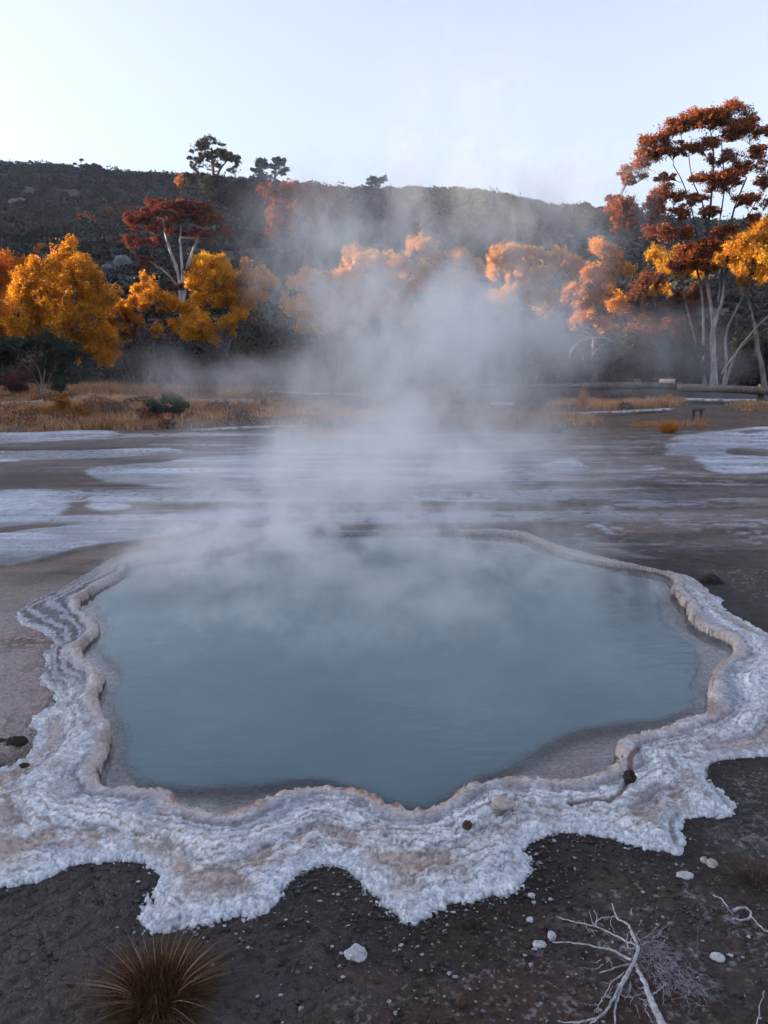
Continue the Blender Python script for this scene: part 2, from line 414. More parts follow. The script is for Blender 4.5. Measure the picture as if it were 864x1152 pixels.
    col = lerp(col, (0.40, 0.41, 0.45), np.clip(spk*0.7, 0, 1)); col = lerp(col, (0.35, 0.34, 0.36), np.clip(speck_all*1.6*sst(-0.4, 0.6, X), 0, 1))
    Z += sw*0.012*(1-sst(14, 20, Y))
    # dark wet silt right behind the far bank, and round the right bank
    darkb = np.exp(-((-do-0.05)/0.16)**2)*(do < 0)*sst(4.2, 5.6, Y+0.0*X)*sst(0.2, 1.0, X)
    col = lerp(col, (0.018, 0.014, 0.014), np.clip(darkb*1.1, 0, 1))
    db2 = np.exp(-((-do-0.02)/0.22)**2)*(do < 0)*sst(2.0, 2.6, X)*(Y > 3.6)*sst(-0.2, 0.2, n2)
    col = lerp(col, (0.02, 0.013, 0.011), np.clip(db2, 0, 1)*0.9)
    col = lerp(col, (0.016, 0.011, 0.010), np.clip(halo*1.1, 0, 1)*0.92)
    # pale pinkish mud left of the pool + brown banks behind it
    pk = (X < -1.2)*sst(-1.3, -1.6, X+0.05*n2)*sst(2.9, 3.2, Y)*(1-sst(5.3, 5.9, Y))*(do < 0.02)
    col = lerp(col, lerp((0.30, 0.235, 0.225), (0.22, 0.17, 0.16), sst(0, 0.5, n2+n1)), pk)
    pb = 0.5*sst(-0.8, -1.5, X)*sst(4.9, 5.3, Y)*(1-sst(6.6, 7.1, Y-0.12*X))*(1-sw)
    col = lerp(col, lerp((0.19, 0.145, 0.12), (0.085, 0.060, 0.050), sst(-0.1, 0.25, fbm(X*0.7, Y*4.2, 81, 5))), pb)
    gb = G(28, 722); bl = np.exp(-(((X-gb[0])/0.22)**2+((Y-gb[1])/0.13)**2))
    col = lerp(col, (0.10, 0.065, 0.045), np.clip(bl*1.2, 0, 1)*sst(-0.4, 0.3, n3))
    # grass soil, dark channel, hill
    gs = sst(16.2, 18.2, Y+0.6*n1+0.3*n2)
    soil = lerp((0.115, 0.066, 0.036), (0.065, 0.042, 0.028), sst(-0.3, 0.3, n2))
    col = lerp(col, soil, gs*(1-sw))
    ch = sst(23, 25, Y+0.2*X*0.2)*sst(3, 6, X)*(1-sst(31, 34, Y))
    col = lerp(col, (0.028, 0.027, 0.03), ch*sst(-0.5, 0.0, n1+0.2))
    hl = sst(34, 48, Y)
    hn = fbm(X/11, Y/11, 91, 5, 0.6)
    hc = lerp((0.028, 0.030, 0.024), (0.046, 0.036, 0.028), sst(-0.2, 0.3, hn))
    col = lerp(col, hc, hl)
    # pool bed
    inb = sst(-0.03, 0.02, di)
    bc = lerp((0.74, 0.67, 0.65), (0.60, 0.48, 0.45), sst(-0.1, 0.5, n2+0.5*n1))
    bc = lerp(bc, (0.16, 0.22, 0.23), sst(0.05, 0.5, dd))  # darkness of the deep water painted into the bed colour
    col = lerp(col, bc, inb)
    rough = 0.75-0.42*sw-0.25*leftm*sst(4.5, 3.0, Y)*(do < 0)-0.2*pk-0.2*ch
    rough = np.where(mid > 0.5, rough-0.24*(1-gs)*sst(-0.3, 0.3, st+0.5*st2), rough)
    nr, nc = X.shape
    i = np.arange(nr-1)[:, None]*nc; j = np.arange(nc-1)[None, :]
    Fc = np.stack((i+j, i+j+1, i+nc+j+1, i+nc+j), -1).reshape(-1, 4)
    m, nt = new_mat('ground_surface'); n = N(nt)
    c = n('ShaderNodeAttribute', attribute_name='Col').outputs['Color']
    rg = n('ShaderNodeAttribute', attribute_name='rough').outputs['Fac']
    g = n.pos(); nz = n.noise(g, 45, 6, 0.7); nz2 = n.noise(g, 9, 5, 0.6)
    v = n('ShaderNodeTexVoronoi', {'Vector': g, 'Scale': 70.0}).outputs['Distance']
    c = n.mix(1.0, c, n.mix(n.rng(nz, 0.3, 0.7), (0.55, 0.53, 0.52, 1), (1.45, 1.45, 1.47, 1)), 'MULTIPLY')
    h = n.math('ADD', n.math('MULTIPLY', nz, 0.7), n.math('ADD', n.math('MULTIPLY', v, -0.25), n.math('MULTIPLY', nz2, 1.2)))
    gv = n('ShaderNodeVectorMath', {0: g, 1: n('ShaderNodeVectorMath', {0: n.noise(g, 7, 2, 0.6, out=1), 'Scale': 0.10}, operation='SCALE').outputs[0]}, operation='ADD').outputs[0]
    ve = n('ShaderNodeTexVoronoi', {'Vector': gv, 'Scale': 31.0}, feature='DISTANCE_TO_EDGE').outputs['Distance']
    crk = n.rng(ve, 0.0, 0.07); crm = n.rng(n.noise(g, 1.1, 3, 0.6), 0.42, 0.6)
    h = n.math('ADD', h, n.math('MULTIPLY', n.math('MULTIPLY', crk, crm), 0.55))
    c = n.mix(n.math('MULTIPLY', n.math('SUBTRACT', 1.0, crk), n.math('MULTIPLY', crm, 0.28)), c, (0.02, 0.016, 0.016, 1))
    b = n('ShaderNodeBump', {'Height': h, 'Strength': 0.9, 'Distance': 0.014})
    r2 = n.math('ADD', rg, n.math('MULTIPLY', n.math('SUBTRACT', nz2, 0.5), 0.5), clamp=True)
    p = n('ShaderNodeBsdfPrincipled', {'Base Color': c, 'Roughness': r2, 'Normal': b.outputs[0], 'Specular IOR Level': 0.38})
    n('ShaderNodeOutputMaterial', {'Surface': p.outputs[0]})
    o = mesh_obj('ground', np.stack((X, Y, Z), -1).reshape(-1, 3), Fc, m, None, True, {'rough': rough}, col.reshape(-1, 3))
    tag(o, 'dark brown silty ground rising to a scrubby hill', None, None, 'structure')
build_ground()

# ------------------------------------------------------------------ mineral rim of the pool
def build_rim():
    pys = np.arange(1080, 588, -0.72)
    ys = np.array([G(432, p)[1] for p in pys])
    u = np.linspace(-0.72, 0.72, 1350)
    U, Y = np.meshgrid(u, ys); X = U*(Y+0.1)
    wxx, wyy = wx(X, Y)
    di = -poly_sdf(Pin, wxx, wyy)            # >0 outside the water
    do = poly_sdf(Pout, wxx, wyy)            # >0 inside the outer edge
    # lobed, cauliflower outer edge and knobbly lip
    c1, id1 = cells(X*31+1.5*fbm(X*9, Y*9, 120, 3), Y*31, 4); c2, id2 = cells(X*75, Y*75, 6)
    n1 = fbm(X*3, Y*3, 101, 5, 0.6); n2 = fbm(X*12, Y*12, 102, 4, 0.6); n3 = fbm(X*45, Y*45, 103, 3, 0.65)
    do = do+0.030*(0.55-c1)*(Y < 5.5)+0.012*(0.5-c2)*(Y < 4.5)+0.012*n3
    di = di+0.022*(0.5-c1)+0.014*n2+0.010*(0.5-c2)
    t = np.clip(di/(di+do+1e-6), 0, 1)       # 0 at the water, 1 at the outer edge
    wd = di+do
    # --- height
    lip = sst(-0.012, 0.012, di); top = (0.034+0.014*sst(0.0, 0.07, di))*(1-0.45*sst(5.0, 6.2, Y))
    ridge = 0.007*np.exp(-((di-0.035)/0.022)**2)*(1+0.9*n2)-0.010*np.exp(-((di-0.085)/0.018)**2)*sst(-0.3, 0.2, n1)
    z = -0.10+(0.10+top+ridge)*lip
    tw = t+0.05*n1+0.02*n2
    z += lip*(0.006*np.sin(tw*17)*sst(0.04, 0.2, di)*np.minimum(wd/0.4, 1)+0.0022*np.sin(tw*60+7*n1+1.5*n2)*sst(0.05, 0.12, di))
    z += lip*(0.012*n1+0.004*n2+0.0022*n3+0.008*(0.5-c1)*sst(0.08, 0.02, di))
    tq = (t+0.06*n1+0.012*n2+0.05*fbm(X*1.6, Y*1.6, 107, 3))*np.clip(wd*24, 2, 13); fr_ = tq-np.floor(tq); kk_ = np.floor(tq)
    hs_ = _h(kk_.astype(np.int64), 0*kk_.astype(np.int64), 77)
    stp = (kk_+sst(0.72, 1.0, fr_))/np.clip(wd*24, 2, 13)
    z += lip*sst(0.03, 0.1, di)*(-0.024*stp+0.004*sst(0.3, 0.7, fr_)*(1-sst(0.72, 1.0, fr_)))
    edge = sst(0.10, 0.02, do)
    z = z*(0.30+0.70*sst(-0.01, 0.20, do))                     # the crust thins out towards its edge
    z += edge*(0.006*(0.5-c1)+0.007*(0.5-c2)+0.006*n3)
    z = z-(z+0.03)*sst(0.018, -0.02, do)
    # --- colours
    tb = np.clip(t+0.10*fbm(X*1.6, Y*1.6, 107, 4, 0.55)+0.035*n1+0.015*n2, 0, 1)
    stops = [0, .10, .17, .28, .38, .50, .57, .615, .65, .72, .80, .86, .92, 1.0]
    cs = np.array([(.46,.44,.45), (.40,.40,.44), (.29,.30,.355), (.42,.44,.50), (.64,.66,.69), (.66,.68,.71), (.51,.52,.55), (.24,.22,.23), (.42,.36,.33), (.41,.34,.30), (.46,.42,.41), (.56,.58,.62), (.62,.65,.70), (.62,.65,.70)])
    col = np.stack([np.interp(tb, stops, cs[:, k]) for k in range(3)], -1)
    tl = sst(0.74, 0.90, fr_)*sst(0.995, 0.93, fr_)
    wide = sst(0.16, 0.42, wd)[..., None]
    col = col*wide+(1-wide)*lerp((0.46, 0.45, 0.47), (0.33, 0.32, 0.34), sst(-0.3, 0.3, n1+n2))
    s1 = np.sin(tw*84+9*n1+1.5*n2)*0.6+0.5*fbm(tw*38, n1*3+0.4*X, 108, 3)
    col = lerp(col, (0.15, 0.14, 0.165), 0.75*sst(0.2, 0.8, s1)*sst(-0.35, 0.3, fbm(X*1.5, Y*1.5, 105, 3))*sst(0.05, 0.12, di)*(1-edge))
    col = lerp(col, (0.74, 0.77, 0.82), 0.7*sst(-0.05, 0.35, n2+0.5*n1))
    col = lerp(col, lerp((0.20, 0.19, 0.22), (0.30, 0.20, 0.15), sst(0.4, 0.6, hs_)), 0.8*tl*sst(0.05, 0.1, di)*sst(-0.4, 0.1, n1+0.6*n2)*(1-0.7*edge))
    col = col*(0.72+0.36*sst(-0.5, 0.5, n3))[..., None]
    pch = fbm(X*2.3+9, Y*2.3, 109, 4, 0.6)
    col = lerp(col, (0.34, 0.27, 0.235), 0.6*sst(0.30, 0.55, pch)*sst(0.3, 0.6, tb)*(1-edge))
    cr = np.abs(fbm(X*7+0.8*n2, Y*11+0.8*n2, 110, 3, 0.5)); crk = sst(0.030, 0.004, cr)*sst(-0.1, 0.3, fbm(X*2.1, Y*2.1, 111, 3))*sst(0.04, 0.1, di)*(1-edge)
    col = lerp(col, (0.16, 0.14, 0.15), 0.6*crk); z -= 0.004*crk*lip
    # creamy/pink lip
    lp = sst(0.085, 0.03, di+0.02*n2)
    col = lerp(col, lerp((0.52, 0.45, 0.41), (0.36, 0.27, 0.23), sst(-0.2, 0.4, n2+n3+0.8*n1)), lp*0.7)
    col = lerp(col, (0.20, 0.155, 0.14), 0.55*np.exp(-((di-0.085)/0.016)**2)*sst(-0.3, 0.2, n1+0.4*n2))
    col = lerp(col, (0.26, 0.19, 0.15), 0.6*lp*sst(0.15, 0.45, fbm(X*6, Y*6, 112, 4)))
    # orange growth along the near lip
    gx = np.exp(-((X+0.10)/0.55)**2)*(Y < 3.3)+np.exp(-((X+0.62)/0.25)**2)*(Y < 3.2)*0.8+0.5*np.exp(-((X-0.85)/0.12)**2)*(Y < 3.5)
    orn = np.clip(gx, 0, 1)*sst(0.075, 0.02, di)*sst(-0.15, 0.25, n2+0.7*n3)
    col = lerp(col, lerp((0.50, 0.24, 0.12), (0.30, 0.14, 0.07), sst(-0.1, 0.4, n3)), np.clip(orn, 0, 1)*0.85)
    sub = sst(0.01, -0.012, di)
    col = lerp(col, (0.20, 0.15, 0.12), sub*0.8)
    # brown stains
    for (a, b, rr) in ((93,812,.05),(62,808,.05),(68,880,.04),(62,857,.05),(590,960,.05),(500,965,.06),(250,990,.05),(770,900,.04),(812,800,.05)):
        q = G(a, b, 0.05); s = np.exp(-(((X-q[0])/rr)**2+((Y-q[1])/(rr*1.1))**2)**1.5)
        col = lerp(col, (0.27, 0.20, 0.155), s*0.6*sst(-0.4, 0.2, n2))
    # the crack with the dark seep that runs from the cone to the lip
    for P in ([(708,876),(700,888),(688,897),(672,897),(640,899)], [(718,838),(710,850),(709,862),(712,872)], [(806,846),(796,858),(800,872),(812,884),(830,905)], [(765,905),(757,915),(762,935),(778,952)]):
        Q = spl([G(a, b, 0.05)[:2].tolist()+[0] for a, b in P], 5)[:, :2]
        d = np.full(X.shape, 9.0)
        bb = (X > Q[:, 0].min()-0.2) & (X < Q[:, 0].max()+0.2) & (Y > Q[:, 1].min()-0.2) & (Y < Q[:, 1].max()+0.2)
        for k in range(len(Q)-1):
            e = Q[k+1]-Q[k]; L = (e*e).sum(); tt = np.clip(((X[bb]-Q[k][0])*e[0]+(Y[bb]-Q[k][1])*e[1])/L, 0, 1)
            d[bb] = np.minimum(d[bb], np.hypot(X[bb]-Q[k][0]-tt*e[0], Y[bb]-Q[k][1]-tt*e[1]))
        d = d+0.006*n2
        col = lerp(col, (0.09, 0.055, 0.045), 0.85*sst(0.016, 0.004, d)); z -= 0.006*sst(0.02, 0.0, d)*lip
    # far and left arms: greyer, wetter
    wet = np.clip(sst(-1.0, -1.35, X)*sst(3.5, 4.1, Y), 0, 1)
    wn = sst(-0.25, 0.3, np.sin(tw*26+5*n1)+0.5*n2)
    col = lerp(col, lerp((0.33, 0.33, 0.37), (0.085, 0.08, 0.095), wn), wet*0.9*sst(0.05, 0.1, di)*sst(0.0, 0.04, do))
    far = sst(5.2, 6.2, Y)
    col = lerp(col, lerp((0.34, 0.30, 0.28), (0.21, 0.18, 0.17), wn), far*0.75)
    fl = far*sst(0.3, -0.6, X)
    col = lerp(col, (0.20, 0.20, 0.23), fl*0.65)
    # bright rind at the very edge
    col = lerp(col, lerp((0.64, 0.67, 0.72), (0.40, 0.43, 0.48), sst(0.2, 0.7, c2)), sst(0.07, 0.02, do+0.05*n1)*sst(5.3, 4.2, Y)*0.9*sst(-0.5, 0.1, n1+0.5*n2))
    col = lerp(col, (0.16, 0.12, 0.10), 0.5*sst(0.012, 0.0, do))
    keep = (di > -0.045) & (do > -0.03)
    nr, nc = X.shape
    k4 = keep[:-1, :-1] & keep[1:, :-1] & keep[:-1, 1:] & keep[1:, 1:]
    i = np.arange(nr-1)[:, None]*nc; j = np.arange(nc-1)[None, :]
    Fc = np.stack((i+j, i+j+1, i+nc+j+1, i+nc+j), -1)[k4]
    used = np.zeros(nr*nc, bool); used[Fc.ravel()] = True
    mp = np.cumsum(used)-1
    V = np.stack((X, Y, z), -1).reshape(-1, 3)[used]; Fc = mp[Fc]
    m, nt = new_mat('mineral_crust'); n = N(nt)
    c = n('ShaderNodeAttribute', attribute_name='Col').outputs['Color']
    g = n.pos(); nz = n.noise(g, 60, 6, 0.7); nz2 = n.noise(g, 14, 5, 0.65, dist=0.6)
    v = n('ShaderNodeTexVoronoi', {'Vector': g, 'Scale': 110.0}).outputs['Distance']
    c = n.mix(1.0, c, n.mix(n.rng(nz, 0.3, 0.7), (0.66, 0.65, 0.65, 1), (1.22, 1.22, 1.22, 1)), 'MULTIPLY')
    dk = n.rng(n.noise(g, 130, 3, 0.6), 0.60, 0.68)
    c = n.mix(n.math('MULTIPLY', dk, 0.55), c, (0.14, 0.12, 0.12, 1))
    h = n.math('ADD', n.math('MULTIPLY', nz, 0.8), n.math('ADD', n.math('MULTIPLY', v, -0.35), n.math('MULTIPLY', nz2, 1.0)))
    b = n('ShaderNodeBump', {'Height': h, 'Strength': 0.8, 'Distance': 0.006})
    p = n('ShaderNodeBsdfPrincipled', {'Base Color': c, 'Roughness': n.rng(nz2, 0.3, 0.7, 0.45, 0.8), 'Normal': b.outputs[0], 'Specular IOR Level': 0.4})
    n('ShaderNodeOutputMaterial', {'Surface': p.outputs[0]})
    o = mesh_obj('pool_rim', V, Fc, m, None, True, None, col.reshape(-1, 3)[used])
    tag(o, 'scalloped white mineral crust ringing the hot pool', None, None, 'structure')
build_rim()

# ------------------------------------------------------------------ water
def build_water():
    xs = np.linspace(-3.2, 3.2, 220); ys = np.linspace(2.4, 7.6, 220)
    X, Y = np.meshgrid(xs, ys); d = poly_sdf(Pin, X, Y); dd = poly_sdf(Pdeep, X, Y)
    keep = d > -0.07
    nr, nc = X.shape; k4 = keep[:-1, :-1] & keep[1:, :-1] & keep[:-1, 1:] & keep[1:, 1:]
    i = np.arange(nr-1)[:, None]*nc; j = np.arange(nc-1)[None, :]
    Fc = np.stack((i+j, i+j+1, i+nc+j+1, i+nc+j), -1)[k4]
    used = np.zeros(nr*nc, bool); used[Fc.ravel()] = True; mp = np.cumsum(used)-1
    V = np.stack((X, Y, np.zeros(X.shape)), -1).reshape(-1, 3)[used]
    vl = np.hypot(X, Y); sx = X*(1+0.07/vl); sy = Y*(1+0.07/vl)    # what lies along the slanting line of sight
    dd = poly_sdf(Pdeep, sx+0.05*fbm(sx*2.2, sy*2.2, 77, 4), sy+0.05*fbm(sx*2.2, sy*2.2, 78, 4)); depth = 0.03+0.75*sst(-0.03, 0.06, dd)+0.8*sst(0.09, 0.9, dd); depth = depth.reshape(-1)[used]
    m, nt = new_mat('milky_water'); n = N(nt)
    g = n.pos(); dp = n('ShaderNodeAttribute', attribute_name='depth').outputs['Fac']
    nz = n.noise(g, 0.8, 4, 0.6)
    body = n.mix(n.rng(nz, 0.3, 0.7), (0.062, 0.115, 0.138, 1), (0.115, 0.175, 0.198, 1))
    turb = n.math('SUBTRACT', 1.0, n.math('POWER', 2.718, n.math('MULTIPLY', dp, -3.2)))
    tr = n('ShaderNodeBsdfTransparent', {'Color': (0.93, 0.95, 0.96, 1)})
    df = n('ShaderNodeBsdfDiffuse', {'Color': body})
    mpn = n('ShaderNodeMapping', {'Vector': g, 'Scale': (1, 2.2, 1)}).outputs[0]
    w = n.math('ADD', n.noise(mpn, 9, 3, 0.5), n.math('MULTIPLY', n.noise(mpn, 30, 2, 0.5), 0.25))
    w = n.math('MULTIPLY', w, n.rng(n.noise(g, 0.9, 3, 0.6), 0.38, 0.62, 0.15, 1.0))
    bp = n('ShaderNodeBump', {'Height': w, 'Strength': 0.16, 'Distance': 0.02})
    gl = n('ShaderNodeBsdfGlossy', {'Color': (1, 1, 1, 1), 'Roughness': 0.06, 'Normal': bp.outputs[0]})
    fr = n('ShaderNodeFresnel', {'IOR': 1.333, 'Normal': bp.outputs[0]})
    a = n('ShaderNodeMixShader', {0: turb, 1: tr.outputs[0], 2: df.outputs[0]})
    b = n('ShaderNodeMixShader', {0: fr.outputs[0], 1: a.outputs[0], 2: gl.outputs[0]})
    n('ShaderNodeOutputMaterial', {'Surface': b.outputs[0]})
    o = mesh_obj('water', V, mp[Fc], m, None, True, {'depth': depth})
    tag(o, 'milky blue green water of the steaming hot pool', None, None, 'structure')
build_water()

# ------------------------------------------------------------------ trees
def puffs_of(lobes, D, dens=1.0, pr=0.42, depth=1.0, dj=0.6, grow=1.12, nsat=2):
    """lobes in photo px (px, py, rx[, rz]) -> lobes and a list of elongated puffs"""
    L = []; P = []; Rr = []; Ax = []; Lid = []
    lobes = list(lobes); sat = []
    for lb in lobes:
        rx = lb[2]; rz = lb[3] if len(lb) > 3 else rx
        for _ in range(nsat):
            a = rng.uniform(0, 2*math.pi); q = rng.uniform(0.75, 1.15); f = rng.uniform(0.28, 0.55)
            sat.append((lb[0]+math.cos(a)*rx*q, lb[1]+math.sin(a)*rz*q, max(rx*f, 2.0), max(min(rz, rx)*f*1.3, 1.6)))
    for k, lb in enumerate(lobes+sat):
        px, py, rx = lb[:3]; rz = lb[3] if len(lb) > 3 else rx
        c = W(px, py, D); c[1] += rng.uniform(-dj, dj)*D/36
        s = D/F*grow; a = np.array((rx*s, (rx+rz)/2*s*depth, rz*s))
        L.append((c, a))
        r = pr*D/36*0.42*min(1.0, rx/12)
        n = max(6, int(dens*4.2*(a[0]*a[2])/(r*r)))
        d = rng.normal(size=(n, 3)); d /= np.linalg.norm(d, axis=1)[:, None]
        d[:, 2] = np.where(d[:, 2] < -0.3, -d[:, 2]*0.7, d[:, 2])
        q = c+d*np.maximum(a-r*0.6, 0.02)*rng.uniform(0.2, 1.0, (n, 1))**0.6
        ax = d*np.array((0.8, 0.8, 0.5))+np.array((0, 0, 0.55))+rng.normal(0, 0.35, (n, 3)); ax /= np.linalg.norm(ax, axis=1)[:, None]
        P.append(q); Rr.append(r*np.exp(rng.normal(-0.1, 0.38, n))); Ax.append(ax); Lid.append(np.full(n, k))
    return L, np.concatenate(P), np.concatenate(Rr), np.concatenate(Ax), np.concatenate(Lid)
def crown(name, P, Rr, Ax, size, cols, n_leaf, mat, parent, long=1.7, aspect=0.5, gap=0.5, D=36, flat=1.0):
    w = Rr**2; k = rng.choice(len(P), int(n_leaf*1.5), p=w/w.sum()); m = len(k)
    d = rng.normal(size=(m, 3)); d /= np.linalg.norm(d, axis=1)[:, None]
    rad = rng.uniform(0, 1, m)**0.5
    rad = np.where(rng.uniform(size=m) < 0.10, rad*rng.uniform(1, 1.7, m), rad)
    off = d*(rad*Rr[k]*0.85)[:, None]
    al = (off*Ax[k]).sum(1)[:, None]
    off = off+Ax[k]*al*(long-1)
    off[:, 2] *= flat
    C = P[k]+off
    f = 2.2*36/D
    v = fbm((C[:, 0]+0.6*C[:, 1])*f, (C[:, 2]-0.35*C[:, 1])*f*1.2, 501, 4, 0.6)
    ok = rng.uniform(size=m) < (1-gap)+gap*sst(-0.22, 0.12, v); C = C[ok]; k = k[ok]; v = v[ok]
    C = C[:n_leaf]; k = k[:n_leaf]; m = len(C)
    cols = np.asarray(cols, float); pc = rng.uniform(size=len(P))
    lc = np.clip(pc[k]*0.55+rng.uniform(size=m)*0.45, 0, 0.999)
    col = cols[(lc*len(cols)).astype(int)]*rng.uniform(0.75, 1.25, (m, 1))
    V, Fc, cc = leaves_geo(C, size, col, aspect)
    return mesh_obj(name, V, Fc, mat, parent, False, None, cc)
def tree(kind, label, cat, base_px, D, lobes, cols, n_leaf, size, bark, stems=None, trunk_r=0.12, group=None,
         mat=None, dens=1.0, pr=0.42, up=0.35, twig=0.5, spread=(1, 1, 1), base_z=None, depth=1.0, dj=0.6, gap=0.5, long=1.7, grow=1.12, flat=1.0, nsat=2, pale_top=None, stem_k=1.0):
    b = W(base_px, 430, D); b[2] = gz(b[0], D)-0.05 if base_z is None else base_z
    root = empty(kind, b, label, cat, group)
    L, P, Rr, Ax, Lid = puffs_of(lobes, D, dens, pr, depth, dj, grow, nsat)
    T = Tubes(); nodes = []; c_hi, c_lo = [np.array(q) for q in bark]
    cf = lambda r, S: lerp(c_lo, c_hi, sst(0.018*D/36, 0.06*D/36, r)*(1 if pale_top is None else sst(pale_top+1.2, pale_top-0.6, S[:, 2])))
    if stems:
        for st in stems:                       # [(px,py) ...], r0, r1
            pts, r0, r1 = st
            Q = np.array([W(a, c, D+dy) for a, c, dy in [(p+(0,))[:3] for p in pts]])
            if pts[0][1] > 425: Q[0][2] = min(Q[0][2], b[2])
            S = spl(Q, 5); rr = stem_k*np.linspace(r0, r1, len(S))*(1+0.08*rng.normal(size=len(S)))
            T.add(S, rr, 8, np.repeat(cf(rr, S), 8, 0)); nodes += [(S[i], rr[i]) for i in range(len(S)//4, len(S))]
    else:
        cz = np.mean([c for c, a in L], 0)
        S = curve(b, (b+cz)/2+np.array((0.2*(cz[0]-b[0]), 0, 0)), (0, 0, 0), 6, 0.04)
        rr = np.linspace(trunk_r, trunk_r*0.6, 6); T.add(S, rr, 8, np.repeat(cf(rr, S), 8, 0))
        nodes = [(S[i], rr[i]) for i in range(2, 6)]
    NP = np.array([q for q, r in nodes]); NR = np.array([r for q, r in nodes])
    order = sorted(range(len(L)), key=lambda i: L[i][0][2])
    for i in order:
        c, a = L[i]
        cost = np.linalg.norm(NP-c, axis=1)+np.where(NP[:, 2] > c[2]-0.1*a[2], 2.5, 0)
        j = int(np.argmin(cost)); p0 = NP[j]; r0 = min(NR[j]*0.7, 0.07*D/36+0.01)
        S = curve(p0, c-np.array((0, 0, 0.3*a[2])), (0.15*(p0[0]-c[0]), 0, -0.12*abs(c[0]-p0[0])), 8, 0.03*D/36)
        rr = np.linspace(r0, max(r0*0.35, 0.010), 8); T.add(S, rr, 5, np.repeat(cf(rr, S), 5, 0))
        NP = np.vstack((NP, S[2:])); NR = np.concatenate((NR, rr[2:]))
        idx = np.where(Lid == i)[0]; rng.shuffle(idx)
        for q in idx[:max(3, int(min(len(idx), 30)*twig))]:
            kk = rng.integers(3, 8); r4 = np.linspace(rr[kk]*0.6, 0.006*D/36, 4)
            S4 = curve(S[kk], P[q], rng.normal(0, 0.05, 3), 4); T.add(S4, r4, 3, np.repeat(cf(r4, S4), 3, 0))
    T.build('trunk', M_bark, root)
    crown('crown', P, Rr, Ax, size, cols, n_leaf, mat or M_leaf, root, long, 0.5, gap, D, flat)
    return root

YEL = [(0.66, 0.30, 0.015), (0.74, 0.36, 0.02), (0.58, 0.23, 0.012), (0.78, 0.42, 0.03), (0.44, 0.16, 0.015)]
ORY = [(0.62, 0.22, 0.015), (0.54, 0.16, 0.015), (0.68, 0.27, 0.02), (0.42, 0.12, 0.012)]
PEA = [(0.78, 0.42, 0.05), (0.82, 0.50, 0.09), (0.68, 0.33, 0.03), (0.76, 0.40, 0.05)]
RED = [(0.26, 0.045, 0.020), (0.36, 0.085, 0.025), (0.14, 0.028, 0.018), (0.44, 0.13, 0.03), (0.08, 0.022, 0.018)]
DRK = [(0.030, 0.042, 0.028), (0.045, 0.060, 0.035), (0.022, 0.030, 0.024)]
OLV = [(0.050, 0.062, 0.036), (0.075, 0.085, 0.050), (0.035, 0.045, 0.030)]
DRD = [(0.12, 0.03, 0.022), (0.20, 0.05, 0.03), (0.08, 0.02, 0.018)]
gY = 'golden trees along the far bank'
tree('golden_tree', 'burnt orange tree cut by the left edge of the photo', 'tree', -8, 36,
     [(-12,303,20),(12,300,14),(4,322,20),(-18,338,24),(18,345,18),(-5,365,24),(15,375,16)], ORY, 44000, 0.046, BR, group=gY)
tree('golden_tree', 'large golden tree above the dark green shrub at far left', 'tree', 68, 34,
     [(40,318,18),(62,304,14),(75,292,15),(95,306,16),(108,312,10),(85,325,24),(55,340,26),(30,345,18),(122,330,10),(132,336,8),(110,350,22),(85,362,26),(118,378,14),
      (55,372,24),(28,372,16),(100,392,24),(118,405,14),(72,398,18)], YEL, 100000, 0.045, BR, group=gY, trunk_r=0.16)
tree('golden_tree', 'small sparse golden tree with bare twigs below, between two fuller golden trees', 'tree', 168, 37,
     [(165,324,10),(158,336,12),(178,338,12),(195,345,12),(208,350,10),(140,348,12),(126,352,10),(148,360,10),(132,375,12),(122,366,10),(200,365,8),(180,372,7)], YEL, 44000, 0.043, BG, group=gY, twig=0.9)
tree('golden_tree', 'bright golden tree just below the red gum, steam at its right side', 'tree', 255, 34,
     [(232,302,13),(222,314,12),(248,300,10),(250,316,16),(272,316,14),(290,310,10),(296,322,12),(308,318,7),(226,335,14),(250,338,18),(280,338,14),(222,360,13),
      (215,378,12),(235,378,13),(258,366,12),(268,352,10)], [(0.78, 0.38, 0.015), (0.82, 0.46, 0.03), (0.66, 0.29, 0.012), (0.50, 0.19, 0.015)], 85000, 0.043, BG, group=gY, twig=0.8)
tree('golden_tree', 'pale peach tree veiled by steam left of the plume', 'tree', 375, 34,
     [(338,322,11),(352,314,12),(398,288,12),(405,300,12),(392,312,15),(374,326,14),(422,300,14),(432,316,12),(408,330,18),(362,344,18),(392,355,20),(338,350,16),(420,350,16),(350,370,16)],
     PEA, 80000, 0.045, BR, group=gY)
tree('golden_tree', 'pale peach tree behind the thickest steam at the middle', 'tree', 475, 35,
     [(444,300,13),(470,280,11),(484,284,12),(462,300,14),(500,296,13),(520,296,13),(536,305,8),(480,322,20),(450,328,16),(512,322,16),(440,350,16),(500,350,18),(470,360,16)],
     PEA, 76000, 0.045, BR, group=gY)
tree('golden_tree', 'peach crowned tree right of the steam plume, first of two', 'tree', 592, 37,
     [(556,294,11),(572,288,11),(590,286,9),(604,288,10),(622,294,11),(560,308,12),(586,308,17),(614,312,16),(634,302,8),(600,336,18),(570,336,14),(625,340,14)],
     PEA, 70000, 0.046, BR, group=gY)
tree('golden_tree', 'orange tree with upright plumes just left of the tall gum', 'tree', 668, 36,
     [(644,296,10),(652,306,12),(672,284,11),(684,290,11),(692,302,12),(664,312,14),(684,318,13),(704,306,7),(645,330,14),(668,340,15),(688,346,12),(655,362,12),(682,368,11)],
     [(0.72, 0.32, 0.03), (0.78, 0.38, 0.05), (0.58, 0.23, 0.03)], 66000, 0.045, BG, group=gY)
